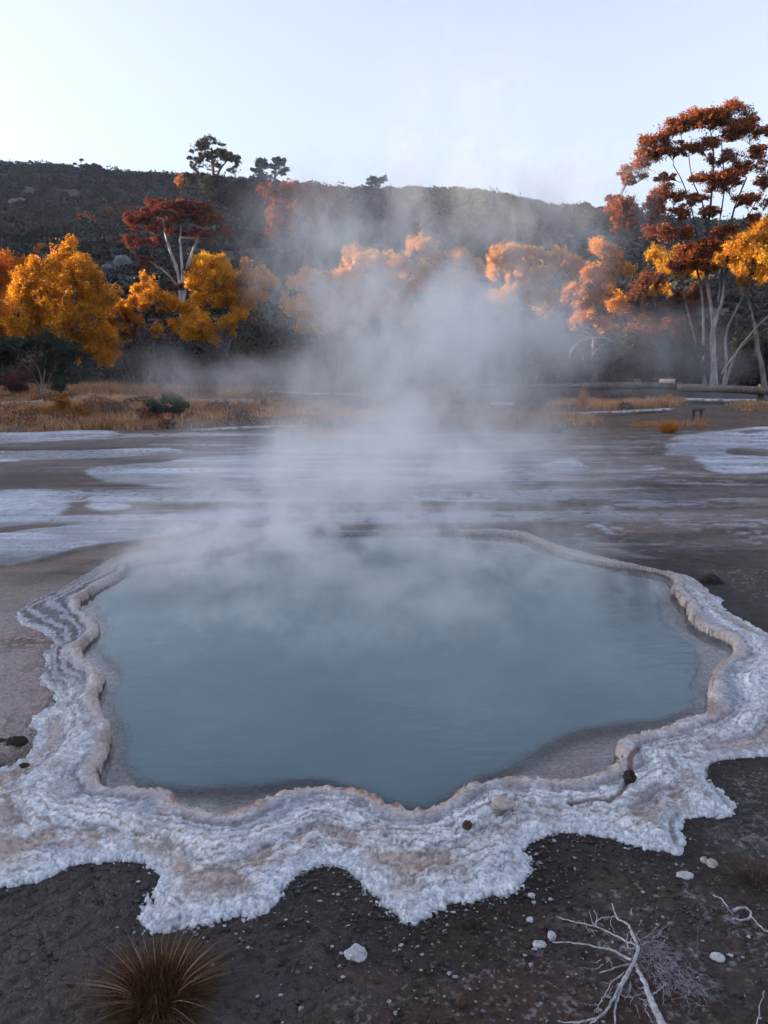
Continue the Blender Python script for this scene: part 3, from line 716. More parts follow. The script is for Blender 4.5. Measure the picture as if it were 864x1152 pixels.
tree('golden_tree', 'bright yellow tree showing through the lower limbs of the tall gum', 'tree', 760, 40,
     [(730,288,8,6),(745,286,8),(742,298,10),(758,302,13),(772,290,10),(778,304,12),(736,330,6),(748,328,6),(790,300,12)], [(0.72, 0.42, 0.04), (0.66, 0.34, 0.03)], 36000, 0.045, BR, group=gY)
tree('golden_tree', 'bright yellow tree cut by the right edge of the photo', 'tree', 862, 33,
     [(868,252,9,10),(855,264,12,9),(836,272,13,9),(822,284,12,9),(812,296,8),(845,290,16),(868,284,16),(830,306,10),(858,312,14),(880,300,16)],
     [(0.72, 0.40, 0.04), (0.66, 0.33, 0.03), (0.55, 0.24, 0.03)], 56000, 0.043, BG, group=gY)
tree('rusty_tree', 'dull rusty tree in the shade under the tall gum', 'tree', 742, 41,
     [(730,322,16),(712,340,16),(752,345,18),(728,358,18),(770,350,14),(745,380,18),(712,378,14),(775,382,14),(790,335,14)],
     [(0.20, 0.075, 0.035), (0.14, 0.05, 0.03), (0.26, 0.11, 0.05)], 44000, 0.05, BR)
tree('rusty_tree', 'dark rusty shrub topping the green thicket below the tall gum', 'tree', 740, 38,
     [(752,368,10,7),(735,378,10,7),(768,372,10,7),(722,382,8,6),(745,388,12,8)], DRD, 9000, 0.045, BR)

# tall red gum, right
gum = [(793,135,26,8),(777,145,12,8),(814,128,19,7),(838,135,8,6),(849,147,20,7),(826,150,16,6),(866,152,12,8),(760,144,11,7),(734,162,14,9),(724,175,8,7),(754,167,14,7),
 (743,177,9,6),(717,192,13,8),(709,202,7,6),(750,200,7,4),(791,163,14,6),(780,170,8,5),(804,178,6,7),(842,190,16,6),(826,194,8,4),(862,202,9,7),(803,203,17,6),(814,212,12,5),
 (752,218,15,8),(738,230,10,11),(733,243,6,7),(768,221,7,8),(699,235,12,11),(690,226,8,5),(701,254,9,9),(711,244,8,8),(835,226,12,5),(858,228,8,5),(794,240,10,4),(736,262,13,6),(758,266,14,8),
 (826,262,12,6),(846,248,9,5),(812,262,8,5),(780,282,12,7),(764,240,9,6),(784,222,10,5),(826,176,12,5),(856,172,11,6),(794,284,20,9),(776,294,14,8),(808,296,22,9),(858,296,12,8),(840,304,10,5)]
gst = [([(806,436,0),(803,405,.1),(801,380,0),(806,356,0),(812,340,-.1),(817,305,0),(820,270,0),(826,235,.2),(840,200,.3)], 0.22, 0.05),
       ([(800,436,.2),(803,400,.2),(802,365,.1),(799,340,0),(794,300,.2),(796,260,.1),(800,225,0),(803,180,-.1),(800,150,-.2)], 0.20, 0.045),
       ([(792,436,.4),(791,392,.4),(791,350,.3),(788,320,.4),(780,290,.3),(772,262,.2),(762,240,0)], 0.13, 0.045),
       ([(796,436,.5),(785,395,.5),(776,360,.3),(769,332,.2),(756,300,0),(748,275,0)], 0.10, 0.035),
       ([(812,436,.2),(817,410,.2),(817,374,.1),(834,337,0),(849,304,-.2),(857,280,-.3),(868,258,-.3)], 0.12, 0.05),
       ([(815,441,-1),(818,425,-1),(828,398,-1.1),(845,375,-1.2),(866,354,-1.3),(890,335,-1.4)], 0.12, 0.06),
       ([(812,420,-.3),(832,392,-.4),(858,372,-.5),(885,362,-.6)], 0.09, 0.05),
       ([(808,340,.2),(812,300,.3),(808,262,.4),(812,235,.4),(815,205,.3),(812,165,.3),(814,140,.3)], 0.09, 0.035),
       ([(794,300,.2),(785,270,.2),(778,235,.1),(768,205,0),(757,185,-.1)], 0.075, 0.03),
       ([(796,262,.1),(790,228,.2),(780,205,.3),(775,175,.3),(778,155,.3)], 0.06, 0.025),
       ([(820,270,0),(838,248,.1),(852,225,.2),(862,205,.2)], 0.06, 0.025)]
tree('red_gum', 'tall red gum with pale stems standing against the sky at right', 'tree', 804, 34, gum, RED+[(0.50, 0.17, 0.03), (0.56, 0.22, 0.03)], 190000, 0.038,
     BU, stems=gst, pr=0.27, twig=0.9, grow=1.30, gap=0.9, long=1.9, flat=1.0, nsat=6, pale_top=3.9, stem_k=0.50)
# red gum, mid left
rg = [(200,234,24,7),(176,238,12,7),(226,238,14,7),(240,250,12,7),(212,246,20,6),(160,250,12,8),(178,254,14,6),(250,262,8,6),(154,276,11,7),(172,270,9,5),(218,262,14,5),(236,266,10,5),
 (164,298,9,7),(206,318,12,8),(216,308,10,7),(196,262,8,4)]
rst = [([(205,372,0),(204,340,0),(202,315,0),(196,295,0),(190,278,0),(186,262,0),(184,248,0)], 0.34, 0.10),
       ([(205,350,0),(208,318,.3),(212,296,.4),(220,275,.6),(228,258,.8),(236,248,.8)], 0.28, 0.08),
       ([(206,318,-.3),(204,290,-.5),(203,268,-.6),(205,246,-.6)], 0.20, 0.08),
       ([(202,325,0),(188,308,-.3),(172,296,-.4),(164,290,-.4)], 0.14, 0.06),
       ([(208,322,.2),(222,305,.1),(232,296,0)], 0.11, 0.05)]
tree('red_gum', 'smaller red gum with a domed crown on the lower slope, left of the steam', 'tree', 205, 62, rg, [(0.17, 0.028, 0.016), (0.24, 0.045, 0.018), (0.10, 0.020, 0.015), (0.30, 0.07, 0.02), (0.06, 0.018, 0.015)], 60000, 0.075,
     BW, stems=rst, pr=0.32, twig=0.4, grow=1.15, gap=0.8, long=1.5, flat=0.9, nsat=4, stem_k=0.6)
tree('dark_gum', 'tall dark gum silhouetted above the ridge, left of the steam', 'tree', 240, 118,
     [(238,163,8,5),(228,168,7,5),(247,170,8,5),(221,178,6,4),(229,184,6,4),(254,177,7,4),(265,182,6,4),(261,190,5,3),(241,184,6,4),(218,187,4,3),(236,176,5,4),(222,204,10,7),(240,210,14,9),(262,210,14,9),(270,222,9,8),(252,224,12,6)],
     [(0.030, 0.032, 0.024), (0.045, 0.045, 0.032)], 34000, 0.13, BR,
     stems=[([(239,252,0),(239,225,0),(240,200,0),(239,180,0),(238,166,0)], 0.35, 0.12), ([(240,205,0),(248,190,1),(256,180,1.5)], 0.2, 0.08)], pr=0.22, grow=1.15, gap=0.95, nsat=6)
tree('dark_gum', 'small airy gum with two round tufts on the ridge', 'tree', 308, 210,
     [(290,180,5,3),(295,186,5,3),(289,192,5,3),(310,179,5,3),(316,184,5,4),(309,190,5,4),(320,191,5,3),(300,184,3,2)], [(0.035, 0.036, 0.028)], 7000, 0.24, BR,
     stems=[([(309,204,0),(310,192,0),(311,182,0)], 0.3, 0.12), ([(300,204,0),(295,192,0),(292,184,0)], 0.25, 0.1)], pr=0.22, gap=0.7, nsat=4)
tree('maroon_tree', 'maroon crowned tree high on the slope behind the steam', 'tree', 345, 85,
     [(318,216,18,7),(340,212,14,6),(362,222,16,8),(382,232,12,9),(392,246,8,8),(330,232,16,6),(306,240,12,7),(318,252,18,6),(352,240,18,8),(366,252,14,7),(304,262,8,6)],
     [(0.20, 0.05, 0.03), (0.30, 0.09, 0.04), (0.10, 0.035, 0.03)], 30000, 0.12, BR, pr=0.4)
tree('orange_bush', 'small glowing orange bush on the hillside beside the dark gum', 'bush', 205, 120, [(203,206,6,5),(208,203,4,4)], [(0.5, 0.2, 0.04)], 2500, 0.12, BR)
tree('orange_bush', 'small orange bush alone halfway up the hill', 'bush', 101, 120, [(101,249,8,6),(96,247,4,4)], [(0.36, 0.13, 0.05)], 2500, 0.12, BR)
tree('orange_bush', 'cluster of dull orange bushes halfway up the hill', 'bush', 132, 120, [(122,240,7,5),(134,234,7,5),(145,236,6,4)], [(0.26, 0.11, 0.04), (0.16, 0.07, 0.04)], 3500, 0.12, BR)
tree('orange_bush', 'tiny orange sapling above the big golden tree', 'bush', 47, 70, [(47,278,3,4),(46,284,3,5)], [(0.5, 0.2, 0.06)], 1200, 0.09, BR)
for (a, b, lab) in ((101, 186, 'round dark bush breaking the ridge line at upper left'), (425, 204, 'low bushy tree on the ridge behind the steam, centre')):
    tree('ridge_bush', lab, 'bush', a, 226, [(a, b, 7, 3.5), (a-6, b+2, 5, 2.5), (a+6, b+1, 5, 3)], [(0.035, 0.036, 0.026)], 4200, 0.22, BR, pr=0.22, nsat=5, gap=0.8)

# green and olive shrubs in front of the trees
def shrub(kind, label, base, D, lobes, cols, n, size=0.045, bark=None, group=None, stems=None, mat=None):
    return tree(kind, label, 'shrub', base, D, lobes, cols, n, size, bark or BG, stems, 0.05, group, mat or M_dleaf, pr=0.30, up=0.2, twig=0.35)
gS = 'dark shrubs at the foot of the trees'
shrub('green_shrub', 'dark green shrub with pale fan of stems at far left', 45, 30,
      [(10,390,18,11),(35,388,18,10),(60,388,18,10),(82,398,16,11),(96,412,10,10),(0,406,18,14),(70,412,20,12),(92,424,12,10),(8,424,16,12),(75,428,14,10),(-15,398,18,14)], DRK, 40000, 0.04, BW, gS,
      [([(47,440,-.3),(46,425,-.4),(40,410,-.5),(32,400,-.4)], .035, .012), ([(47,440,-.3),(50,420,-.5),(52,402,-.5)], .035, .012), ([(48,440,-.3),(58,420,-.5),(68,404,-.4)], .03, .01), ([(46,440,-.3),(38,422,-.5),(24,408,-.5)], .03, .01)])
shrub('olive_shrub', 'low olive topped shrub behind drifting steam, left of centre', 285, 32, [(270,400,14,7),(290,398,16,7),(308,402,12,7),(262,414,16,10),(295,416,20,10),(320,418,12,9)], OLV+[(0.12, 0.09, 0.03)], 22000, group=gS)
shrub('green_shrub', 'dark shrub between the olive shrub and the steam', 338, 32, [(325,402,10,8),(342,406,12,9),(352,418,12,10),(335,424,16,10)], DRK, 14000, group=gS)
shrub('green_shrub', 'grey dusky shrub left of the olive shrub', 232, 33, [(222,408,14,8),(240,412,14,8),(226,424,18,10),(250,426,14,9)], OLV, 14000, group=gS)
shrub('green_shrub', 'green shrub just right of the thickest steam', 560, 32, [(548,398,14,12),(566,392,14,12),(552,414,18,12),(575,412,14,12)], OLV, 18000, group=gS)
shrub('green_shrub', 'broad olive shrub beneath the first peach tree', 605, 33, [(592,386,16,12),(612,388,16,12),(630,396,14,12),(600,408,20,14),(628,414,16,12)], OLV, 24000, group=gS)
shrub('green_shrub', 'dark shrub below the bleached fallen tree', 655, 32, [(645,410,14,9),(662,412,12,9),(650,422,16,8)], DRK, 12000, group=gS)
shrub('green_shrub', 'leafy green shrub below the rusty tree', 710, 31, [(698,388,12,9),(712,382,12,9),(728,392,14,11),(704,404,16,12),(728,412,18,12),(706,420,14,10)], OLV, 26000, group=gS)
shrub('green_shrub', 'dark green shrub left of the pale gum stems', 762, 32, [(748,392,14,10),(766,396,14,10),(782,402,12,12),(756,412,18,12),(778,418,14,10)], DRK, 24000, group=gS)
shrub('green_shrub', 'dark green shrub behind the leaning stem at far right', 845, 37, [(832,398,14,12),(850,392,16,14),(870,402,14,14),(838,416,18,12),(862,420,16,12)], DRK, 24000, group=gS)

def blob_mass(name, label, centres, radii, cols, per, size, mat, kind='stuff'):
    n = len(centres); d = rng.normal(size=(n, per, 3)); d /= np.linalg.norm(d, axis=2)[..., None]
    d[..., 2] = np.abs(d[..., 2])*1.0
    r = rng.uniform(0.55, 1.05, (n, per, 1))
    C = centres[:, None, :]+d*r*radii[:, None, :]
    cols = np.asarray(cols, float); ci = rng.integers(0, len(cols), n)
    col = (cols[ci]*rng.uniform(0.7, 1.3, (n, 1)))[:, None, :]*rng.uniform(0.75, 1.25, (n, per, 1))
    sz = np.repeat(size, per) if np.ndim(size) else size
    V, Fc, cc = leaves_geo(C.reshape(-1, 3), sz, col.reshape(-1, 3), 0.7)
    o = mesh_obj(name, V, Fc, mat, None, False, None, cc); return tag(o, label, None, None, kind)
# shaded undergrowth behind the front row
nU = 620
Yu = rng.uniform(37, 54, nU); Xu = rng.uniform(-0.56, 0.56, nU)*Yu
h = rng.uniform(0.9, 2.6, nU)*(0.75+0.5*sst(-0.3, 0.3, fbm(Xu/3, Yu/5, 211, 3)))
cu = np.stack((Xu, Yu, ground_z(Xu, Yu)-0.1), -1)
blob_mass('undergrowth', 'dark tangled undergrowth filling the gaps behind the golden trees', cu, np.stack((h*0.9, h*0.8, h), -1),
          [(0.055, 0.040, 0.040), (0.035, 0.034, 0.028), (0.075, 0.045, 0.035), (0.05, 0.045, 0.05), (0.04, 0.045, 0.03)], 380, 0.09, M_dleaf)
# hill scrub
nH = 11000
Yh = np.sqrt(rng.uniform(56**2, 236**2, nH)); Xh = rng.uniform(-0.62, 0.62, nH)*Yh
pat = fbm(Xh/16, Yh/16, 201, 4)
hr = (0.45+0.9*rng.uniform(0, 1, nH)**2+0.5*sst(0, 0.5, pat))*np.where(rng.uniform(size=nH) < 0.03, 1.6, 1)
ch_ = np.stack((Xh, Yh, ground_z(Xh, Yh)-0.15), -1)
blob_mass('hill_scrub', 'low dark scrub covering the hillside', ch_, np.stack((hr*1.35, hr*1.2, hr), -1),
          [(0.026, 0.029, 0.021), (0.036, 0.033, 0.022), (0.020, 0.025, 0.021), (0.050, 0.034, 0.024), (0.032, 0.024, 0.024), (0.030, 0.036, 0.023)], 75, 0.20*hr+0.06, M_dleaf)
# ridge-line fringe
nR = 900
Xr = rng.uniform(-130, 140, nR); Yr = rng.uniform(222, 232, nR); rr_ = rng.uniform(0.5, 1.5, nR)*np.where(rng.uniform(size=nR) < 0.06, 1.7, 1)
blob_mass('ridge_scrub', 'fringe of small bushes along the top of the ridge', np.stack((Xr, Yr, ground_z(Xr, Yr)-0.2), -1), np.stack((rr_, rr_, rr_*1.1), -1),
          [(0.035, 0.036, 0.026)], 60, 0.26, M_dleaf)

# bare twiggy shrubs
def twiggy(kind, label, px, py, D, hpx, wpx, n, mat, group=None, r=0.012, sub=5):
    b = W(px, py, D); b[2] = gz(b[0], D)-0.03
    s = D/F; T = Tubes()
    for i in range(n):
        a = rng.uniform(-1, 1); dz = hpx*s*rng.uniform(0.55, 1.0)*(1-0.25*abs(a))
        tip = b+np.array((a*wpx*s*0.5, rng.uniform(-0.4, 0.4)*wpx*s*0.5, dz))
        S = curve(b+np.array((0.22*a*wpx*s, rng.normal(0, 0.1)*wpx*s, 0)), tip, (rng.normal(0, 0.10)*wpx*s, rng.normal(0, 0.1)*wpx*s, rng.uniform(-0.1, 0.15)*dz), 6, 0.035*hpx/60)
        T.add(S, np.linspace(r, r*0.35, 6), 4)
        for k in range(sub):
            j = rng.integers(2, 6); q = S[j]; L = dz*rng.uniform(0.15, 0.4)
            T.add(curve(q, q+np.array((rng.normal(0, 0.45)*L, rng.normal(0, 0.4)*L, L*rng.uniform(0.3, 1))), (0, 0, 0), 3), np.linspace(r*0.45, r*0.2, 3), 3)
    o = T.build(kind, mat); recentre(o, b); return tag(o, label, 'shrub', group)
gB = 'bare twiggy shrubs in front of the trees'
twiggy('bare_shrub', 'ghostly bare grey shrub in a wisp of steam, left', 192, 436, 31, 60, 55, 46, M_grey_twig, gB, 0.010)
twiggy('bare_shrub', 'purplish bare thicket beneath the sparse golden tree', 165, 430, 34, 75, 70, 60, M_grey_twig, gB, 0.010)
twiggy('bare_shrub', 'bare pale stemmed shrub beneath the bright golden tree', 250, 428, 33, 72, 50, 50, M_grey_twig, gB, 0.011)
twiggy('bare_shrub', 'bare grey thicket beneath the peach trees', 390, 430, 33, 80, 90, 60, M_grey_twig, gB, 0.010)
twiggy('bare_shrub', 'bare pale shrub beneath the plumed orange tree', 672, 425, 33, 80, 60, 50, M_grey_twig, gB, 0.011)
twiggy('bare_shrub', 'brown twiggy shrub on the dry grass, left', 126, 470, 20, 22, 28, 50, M_brown_bark, gB, 0.006)
twiggy('bare_shrub', 'dark twiggy shrub on the dry grass near the pale log', 270, 472, 20, 20, 26, 45, M_brown_bark, gB, 0.006)
shrub('green_shrub', 'small round dark green shrub alone on the dry grass', 186, 21, [(176,455,9,7),(188,450,10,8),(200,457,8,8),(186,462,14,7)], DRK, 12000, 0.024)
shrub('orange_bush', 'orange yellow bush on the dry grass at left', 70, 20.5, [(62,462,10,8),(74,455,9,8),(84,465,12,7),(55,468,9,6),(72,446,5,5),(98,466,8,5)], [(0.45, 0.20, 0.03), (0.36, 0.14, 0.03)], 12000, 0.022)
shrub('orange_bush', 'brown bush at the far left edge in front of the green shrub', 10, 27, [(6,428,12,8),(22,424,9,8),(-8,432,14,8),(16,438,14,7)], [(0.13, 0.055, 0.035), (0.09, 0.04, 0.03)], 12000, 0.028)

# ------------------------------------------------------------------ grass
def blades(cx, cy, cz, hgt, lean, width, seg=3, cols=None, bend=1.0, lean_dir=None):
    n = len(cx); az = rng.uniform(0, 2*math.pi, n) if lean_dir is None else lean_dir
    dx, dy = np.cos(az), np.sin(az); t = np.linspace(0, 1, seg+1)
    wa = rng.uniform(0, 2*math.pi, n); wxv, wyv = np.cos(wa), np.sin(wa)
    base = np.stack((cx, cy, cz), -1)
    out = lean[:, None]*(t[None, :]**(1+bend)); up = hgt[:, None]*(t[None, :]-0.25*bend*(lean/(hgt+1e-6)).clip(0, 1.2)[:, None]*t[None, :]**2)
    C = base[:, None, :]+np.stack((dx[:, None]*out, dy[:, None]*out, up), -1)
    w = width[:, None]*(1-t[None, :]*0.9)*0.5
    o = np.stack((wxv[:, None]*w, wyv[:, None]*w, np.zeros_like(w)), -1)
    V = np.stack((C-o, C+o), 2).reshape(-1, 3)
    b = (np.arange(n)*(seg+1)*2)[:, None]; k = np.arange(seg)[None, :]*2
    Fc = np.stack((b+k, b+k+1, b+k+3, b+k+2), -1).reshape(-1, 4)
    cc = np.repeat(cols, (seg+1)*2, 0)
    return V, Fc, cc
def pick(cols, n, j=0.25):
    cols = np.asarray(cols, float); return cols[rng.integers(0, len(cols), n)]*rng.uniform(1-j, 1+j, (n, 1))
GR = [(0.52, 0.29, 0.13), (0.58, 0.37, 0.20), (0.46, 0.22, 0.09), (0.30, 0.15, 0.07), (0.62, 0.44, 0.28)]
def dry_grass():
    regs = [([(-60,449),(60,449),(150,450),(280,452),(390,456),(400,478),(330,478),(215,482),(130,484),(-60,487)], 42000, 0.26),
            ([(-60,438),(60,440),(140,440),(300,442),(300,450),(-60,449)], 12000, 0.35),
            ([(300,488),(390,482),(400,492),(320,496)], 1800, 0.16),
            ([(520,470),(560,466),(640,468),(680,470),(640,482),(560,486),(510,480)], 9000, 0.14),
            ([(600,462),(640,452),(700,452),(760,450),(765,458),(700,462),(650,464)], 12000, 0.24),
            ([(400,462),(560,458),(560,470),(400,478)], 8000, 0.16),
            ([(700,478),(760,474),(800,476),(760,482)], 1500, 0.10),
            ([(820,455),(900,452),(900,462),(830,464)], 3500, 0.14)]
    Vs = []; Fs = []; Cs = []; off = 0
    for P, n, h in regs:
        g = gp(P); lo, hi = g.min(0), g.max(0)
        x = rng.uniform(lo[0], hi[0], n*5); y = rng.uniform(lo[1], hi[1], n*5)
        s = poly_sdf(g, x, y); cl = fbm(x*0.9, y*0.9, 301, 4, 0.6)
        ok = (s > -0.3+0.5*rng.uniform(size=len(x))) & (cl > -0.18+0.25*rng.uniform(size=len(x)))
        x = x[ok][:n]; y = y[ok][:n]; cl = cl[ok][:n]; m = len(x)
        hh = h*rng.uniform(0.5, 1.2, m)*(0.75+0.9*np.clip(cl, 0, 1))
        c = pick(GR, m)*(0.8+0.5*sst(-0.2, 0.5, fbm(x*0.4, y*0.8, 305, 3)))[:, None]
        c = c*np.where(rng.uniform(size=m) < 0.2, 0.5, 1.0)[:, None]
        V, Fc, cc = blades(x, y, ground_z(x, y)-0.01, hh, hh*rng.uniform(0.1, 0.8, m), np.full(m, 0.013), 2, c)
        Vs.append(V); Fs.append(Fc+off); Cs.append(cc); off += len(V)
    o = mesh_obj('dry_grass', np.concatenate(Vs), np.concatenate(Fs), M_grass, None, False, None, np.concatenate(Cs))
    tag(o, 'strips of dry orange grass on the far flat', None, None, 'stuff')
dry_grass()
gX = rng.uniform(-16, 10, 130); gY_ = rng.uniform(17.5, 29, 130); okk = (gX < -1.5-0.0*gY_) | (gY_ > 22.5); okk &= (gX > -0.56*gY_) & (gX < 0.3*gY_); gX = gX[okk]; gY_ = gY_[okk]
gr_ = rng.uniform(0.12, 0.34, len(gX))
blob_mass('grass_scrub', 'little brown and rusty bushes dotted through the dry grass', np.stack((gX, gY_, ground_z(gX, gY_)), -1), np.stack((gr_*1.5, gr_*1.2, gr_*1.1), -1),
          [(0.12, 0.06, 0.04), (0.20, 0.09, 0.04), (0.06, 0.045, 0.035), (0.30, 0.15, 0.07), (0.16, 0.07, 0.05)], 420, 0.024, M_grass)
def tuft(label, px, py, rpx, hpx, n, cols, width, z=0.0, grp=None, kind='grass_tussock', lean=1.1, seg=4, bw=1.0):
    c = G(px, py, z); s = np.linalg.norm(c-np.array((0, 0, CH)))/F; r = rpx*s; h = hpx*s
    a = rng.uniform(0, 2*math.pi, n); q = rng.uniform(0, 1, n)**0.5*0.45*r*bw
    x = c[0]+np.cos(a)*q; y = c[1]+np.sin(a)*q
    az = a+rng.normal(0, 0.35 if bw == 1.0 else 0.6, n); L = r*(0.2+lean*q/(0.45*r*bw))*(rng.uniform(0.3, 1.0, n) if bw == 1.0 else rng.uniform(-0.25, 1.0, n))
    hh = h*rng.uniform(0.55, 1.1, n)*(1.1-0.45*q/(0.45*r*bw))
    V, Fc, cc = blades(x, y, ground_z(x, y)-0.01, hh, L, np.full(n, width), seg, pick(cols, n, 0.35), 0.8, az)
    o = mesh_obj(kind, V, Fc, M_grass, None, False, None, cc); recentre(o, (c[0], c[1], gz(c[0], c[1])))
    return tag(o, label, 'grass tuft', grp)
TU = [(0.085, 0.038, 0.016), (0.14, 0.060, 0.020), (0.040, 0.022, 0.014), (0.045, 0.030, 0.014), (0.17, 0.10, 0.05), (0.06, 0.04, 0.016)]
tus = tuft('large spiky brown grass tussock in the near left foreground', 178, 1118, 55, 31, 5200, TU, 0.0027, bw=1.5)
# a few stray pale straws of the tussock
def straws():
    c = G(178, 1122); n = 80; a = rng.uniform(0, 2*math.pi, n)
    L = rng.uniform(0.10, 0.22, n); q = 0.05
    V, Fc, cc = blades(c[0]+np.cos(a)*q, c[1]+np.sin(a)*q, np.full(n, 0.0), rng.uniform(0.03, 0.16, n), L, np.full(n, 0.0026), 5, pick([(0.34, 0.25, 0.18), (0.25, 0.17, 0.11)], n), 0.6, a)
    V = V-np.array(tus.location)
    o = mesh_obj('straws', V, Fc, M_grass, None, False, None, cc); o.parent = tus
straws()
tuft('small dark grass tuft at the right edge below the rim', 852, 990, 36, 26, 420, [(0.06, 0.045, 0.03), (0.09, 0.065, 0.045)], 0.0028)
tuft('bright orange grass tuft beside the blue frost at right', 752, 486, 14, 16, 500, [(0.46, 0.20, 0.03), (0.36, 0.14, 0.03)], 0.012)
tuft('small brown grass tuft right of the bright orange tuft', 786, 480, 9, 14, 200, GR, 0.010)
tuft('tall orange grass clump by the rail post at right of the steam', 656, 458, 8, 26, 160, [(0.45, 0.2, 0.09)], 0.014, lean=0.6)
tuft('dull grass tuft on the flat right of the steam', 625, 487, 12, 12, 260, [(0.20, 0.12, 0.06), (0.12, 0.08, 0.05)], 0.012)
tuft('brown grass tuft behind the far steam, left', 335, 493, 16, 12, 260, [(0.24, 0.13, 0.07), (0.14, 0.08, 0.05)], 0.012)

# ------------------------------------------------------------------ wood: rail, planks, dead tree, twigs
def box(bm_list, p0, p1, w, h, jit=0.0):
    """beam from p0 to p1 (centre line), width w, height h"""
    p0 = np.array(p0, float); p1 = np.array(p1, float); k = 7
    t = np.linspace(0, 1, k)[:, None]; C = p0+(p1-p0)*t+rng.normal(0, jit, (k, 3))
    d = (p1-p0)/np.linalg.norm(p1-p0); side = np.cross(d, (0, 0, 1.0))
    if np.linalg.norm(side) < 0.1: side = np.array((1.0, 0, 0))
    side /= np.linalg.norm(side); upv = np.cross(side, d)
    b = 0.12*min(w, h); pr = [(-w/2+b, -h/2), (w/2-b, -h/2), (w/2, -h/2+b), (w/2, h/2-b), (w/2-b, h/2), (-w/2+b, h/2), (-w/2, h/2-b), (-w/2, -h/2+b)]
    off = sum(len(v) for v, f in bm_list)
    V = np.concatenate([C[i]+np.array([side*a+upv*c for a, c in pr]) for i in range(k)]+[C[:1], C[-1:]])
    Fq = [(i*8+j, i*8+(j+1) % 8, (i+1)*8+(j+1) % 8, (i+1)*8+j) for i in range(k-1) for j in range(8)]
    e = k*8
    for j in range(0, 8, 2):
        Fq.append((e, (j+2) % 8, (j+1) % 8, j)); Fq.append((e+1, (k-1)*8+j, (k-1)*8+(j+1) % 8, (k-1)*8+(j+2) % 8))
    bm_list.append((V, np.array(Fq)+off))
def join(bm_list, name, mat, parent=None):
    return mesh_obj(name, np.concatenate([v for v, f in bm_list]), np.concatenate([f for v, f in bm_list]), mat, parent)
def lift(p, dz): q = np.array(p, float); q[2] = gz(q[0], q[1])+dz; return q
rb = W(716, 440, 29.5); rb[2] = gz(rb[0], rb[1])
rail = empty('log_rail', rb, 'long low log rail on short posts in front of the thicket at right', 'rail')
for px, D in ((566, 31), (602, 30.5), (716, 29.5), (856, 28.5)):
    l = []; p = W(px, 440, D); z0 = gz(p[0], D); tall = 0.62 if px in (602, 716) else 0.45
    box(l, (p[0], D, z0-0.1), (p[0]+0.02, D, z0+tall), 0.20 if px > 700 else 0.14, 0.16); join(l, 'post', M_wood, rail)
def raillog(name, pts, r, mat, parent, sides=9):
    T = Tubes(); S = spl(pts, 6); S[:, 2] += 0.02*fbm(S[:, 0]*1.1, S[:, 1], 401, 3); S[:, 1] += 0.03*fbm(S[:, 0]*0.8, S[:, 1], 402, 3)
    rr = r*(1+0.1*fbm(S[:, 0]*2, S[:, 1], 403, 2)); rr[0] = rr[-1] = 0.004
    S = np.vstack((S[:1], S[:1]+(S[1]-S[0])*0.02, S[1:-1], S[-1:]-(S[-1]-S[-2])*0.02, S[-1:])); rr = np.concatenate((rr[:1], [r], rr[1:-1], [r], rr[-1:]))
    T.add(S, rr, sides); return T.build(name, mat, parent)
raillog('log', [W(540, 434, 31.1), W(600, 434, 30.4), W(660, 434, 29.9)], 0.08, M_wood, rail)
raillog('log', [W(655, 434.5, 29.75), W(716, 434, 29.3), W(768, 434, 29.0)], 0.13, M_wood, rail)
raillog('log', [W(762, 436, 28.9), W(820, 438, 28.4), W(864, 440, 28.1), W(920, 442, 27.8)], 0.14, M_wood, rail)
def thing_mesh(o, p, label, cat, group=None): recentre(o, p); return tag(o, label, cat, group)
l = []; a, b = W(742, 428.8, 29.1), W(759, 428.8, 29.0); box(l, a, b, 0.25, 0.16); thing_mesh(join(l, 'cut_plank', M_plank), (a+b)/2, 'short pale sawn block resting on the log rail', 'timber')
gP = 'frosted planks lying on the far flat'
def plank(pts, w, h, label, dz=0.10, mat=None):
    l = []
    P = [lift(G(px, py), dz) for px, py in pts]
    for i in range(len(P)-1): box(l, P[i], P[i+1], w, h, 0.004)
    thing_mesh(join(l, 'frosted_plank', mat or M_frost), P[0], label, 'plank', gP)
plank([(770,452),(812,454),(850,455)], 0.30, 0.07, 'frosted plank by the foot of the leaning gum stem', 0.08)
plank([(650,469),(700,466.5),(757,464)], 0.14, 0.05, 'long white strip along the dark channel, built as a plank, left of the bright orange tuft', 0.08)  # plank put in for a white water/snow strip
plank([(94,450),(130,450),(168,449.5)], 0.35, 0.10, 'frosted plank behind the orange yellow bush', 0.10)
plank([(178,449.5),(204,450)], 0.3, 0.10, 'short frosted plank right behind the lone green shrub', 0.10)
plank([(4,458),(48,456)], 0.30, 0.10, 'frosted plank at the far left edge', 0.08)
plank([(216,453),(284,454)], 0.22, 0.08, 'thin frosted plank left of the wire post stump', 0.08)
plank([(216,487),(280,484),(345,481)], 0.10, 0.05, 'thin long frosted plank on the near edge of the dry grass', 0.04)
plank([(305,446),(345,448),(400,448)], 0.10, 0.06, 'thin frosted plank vanishing into the steam', 0.15)
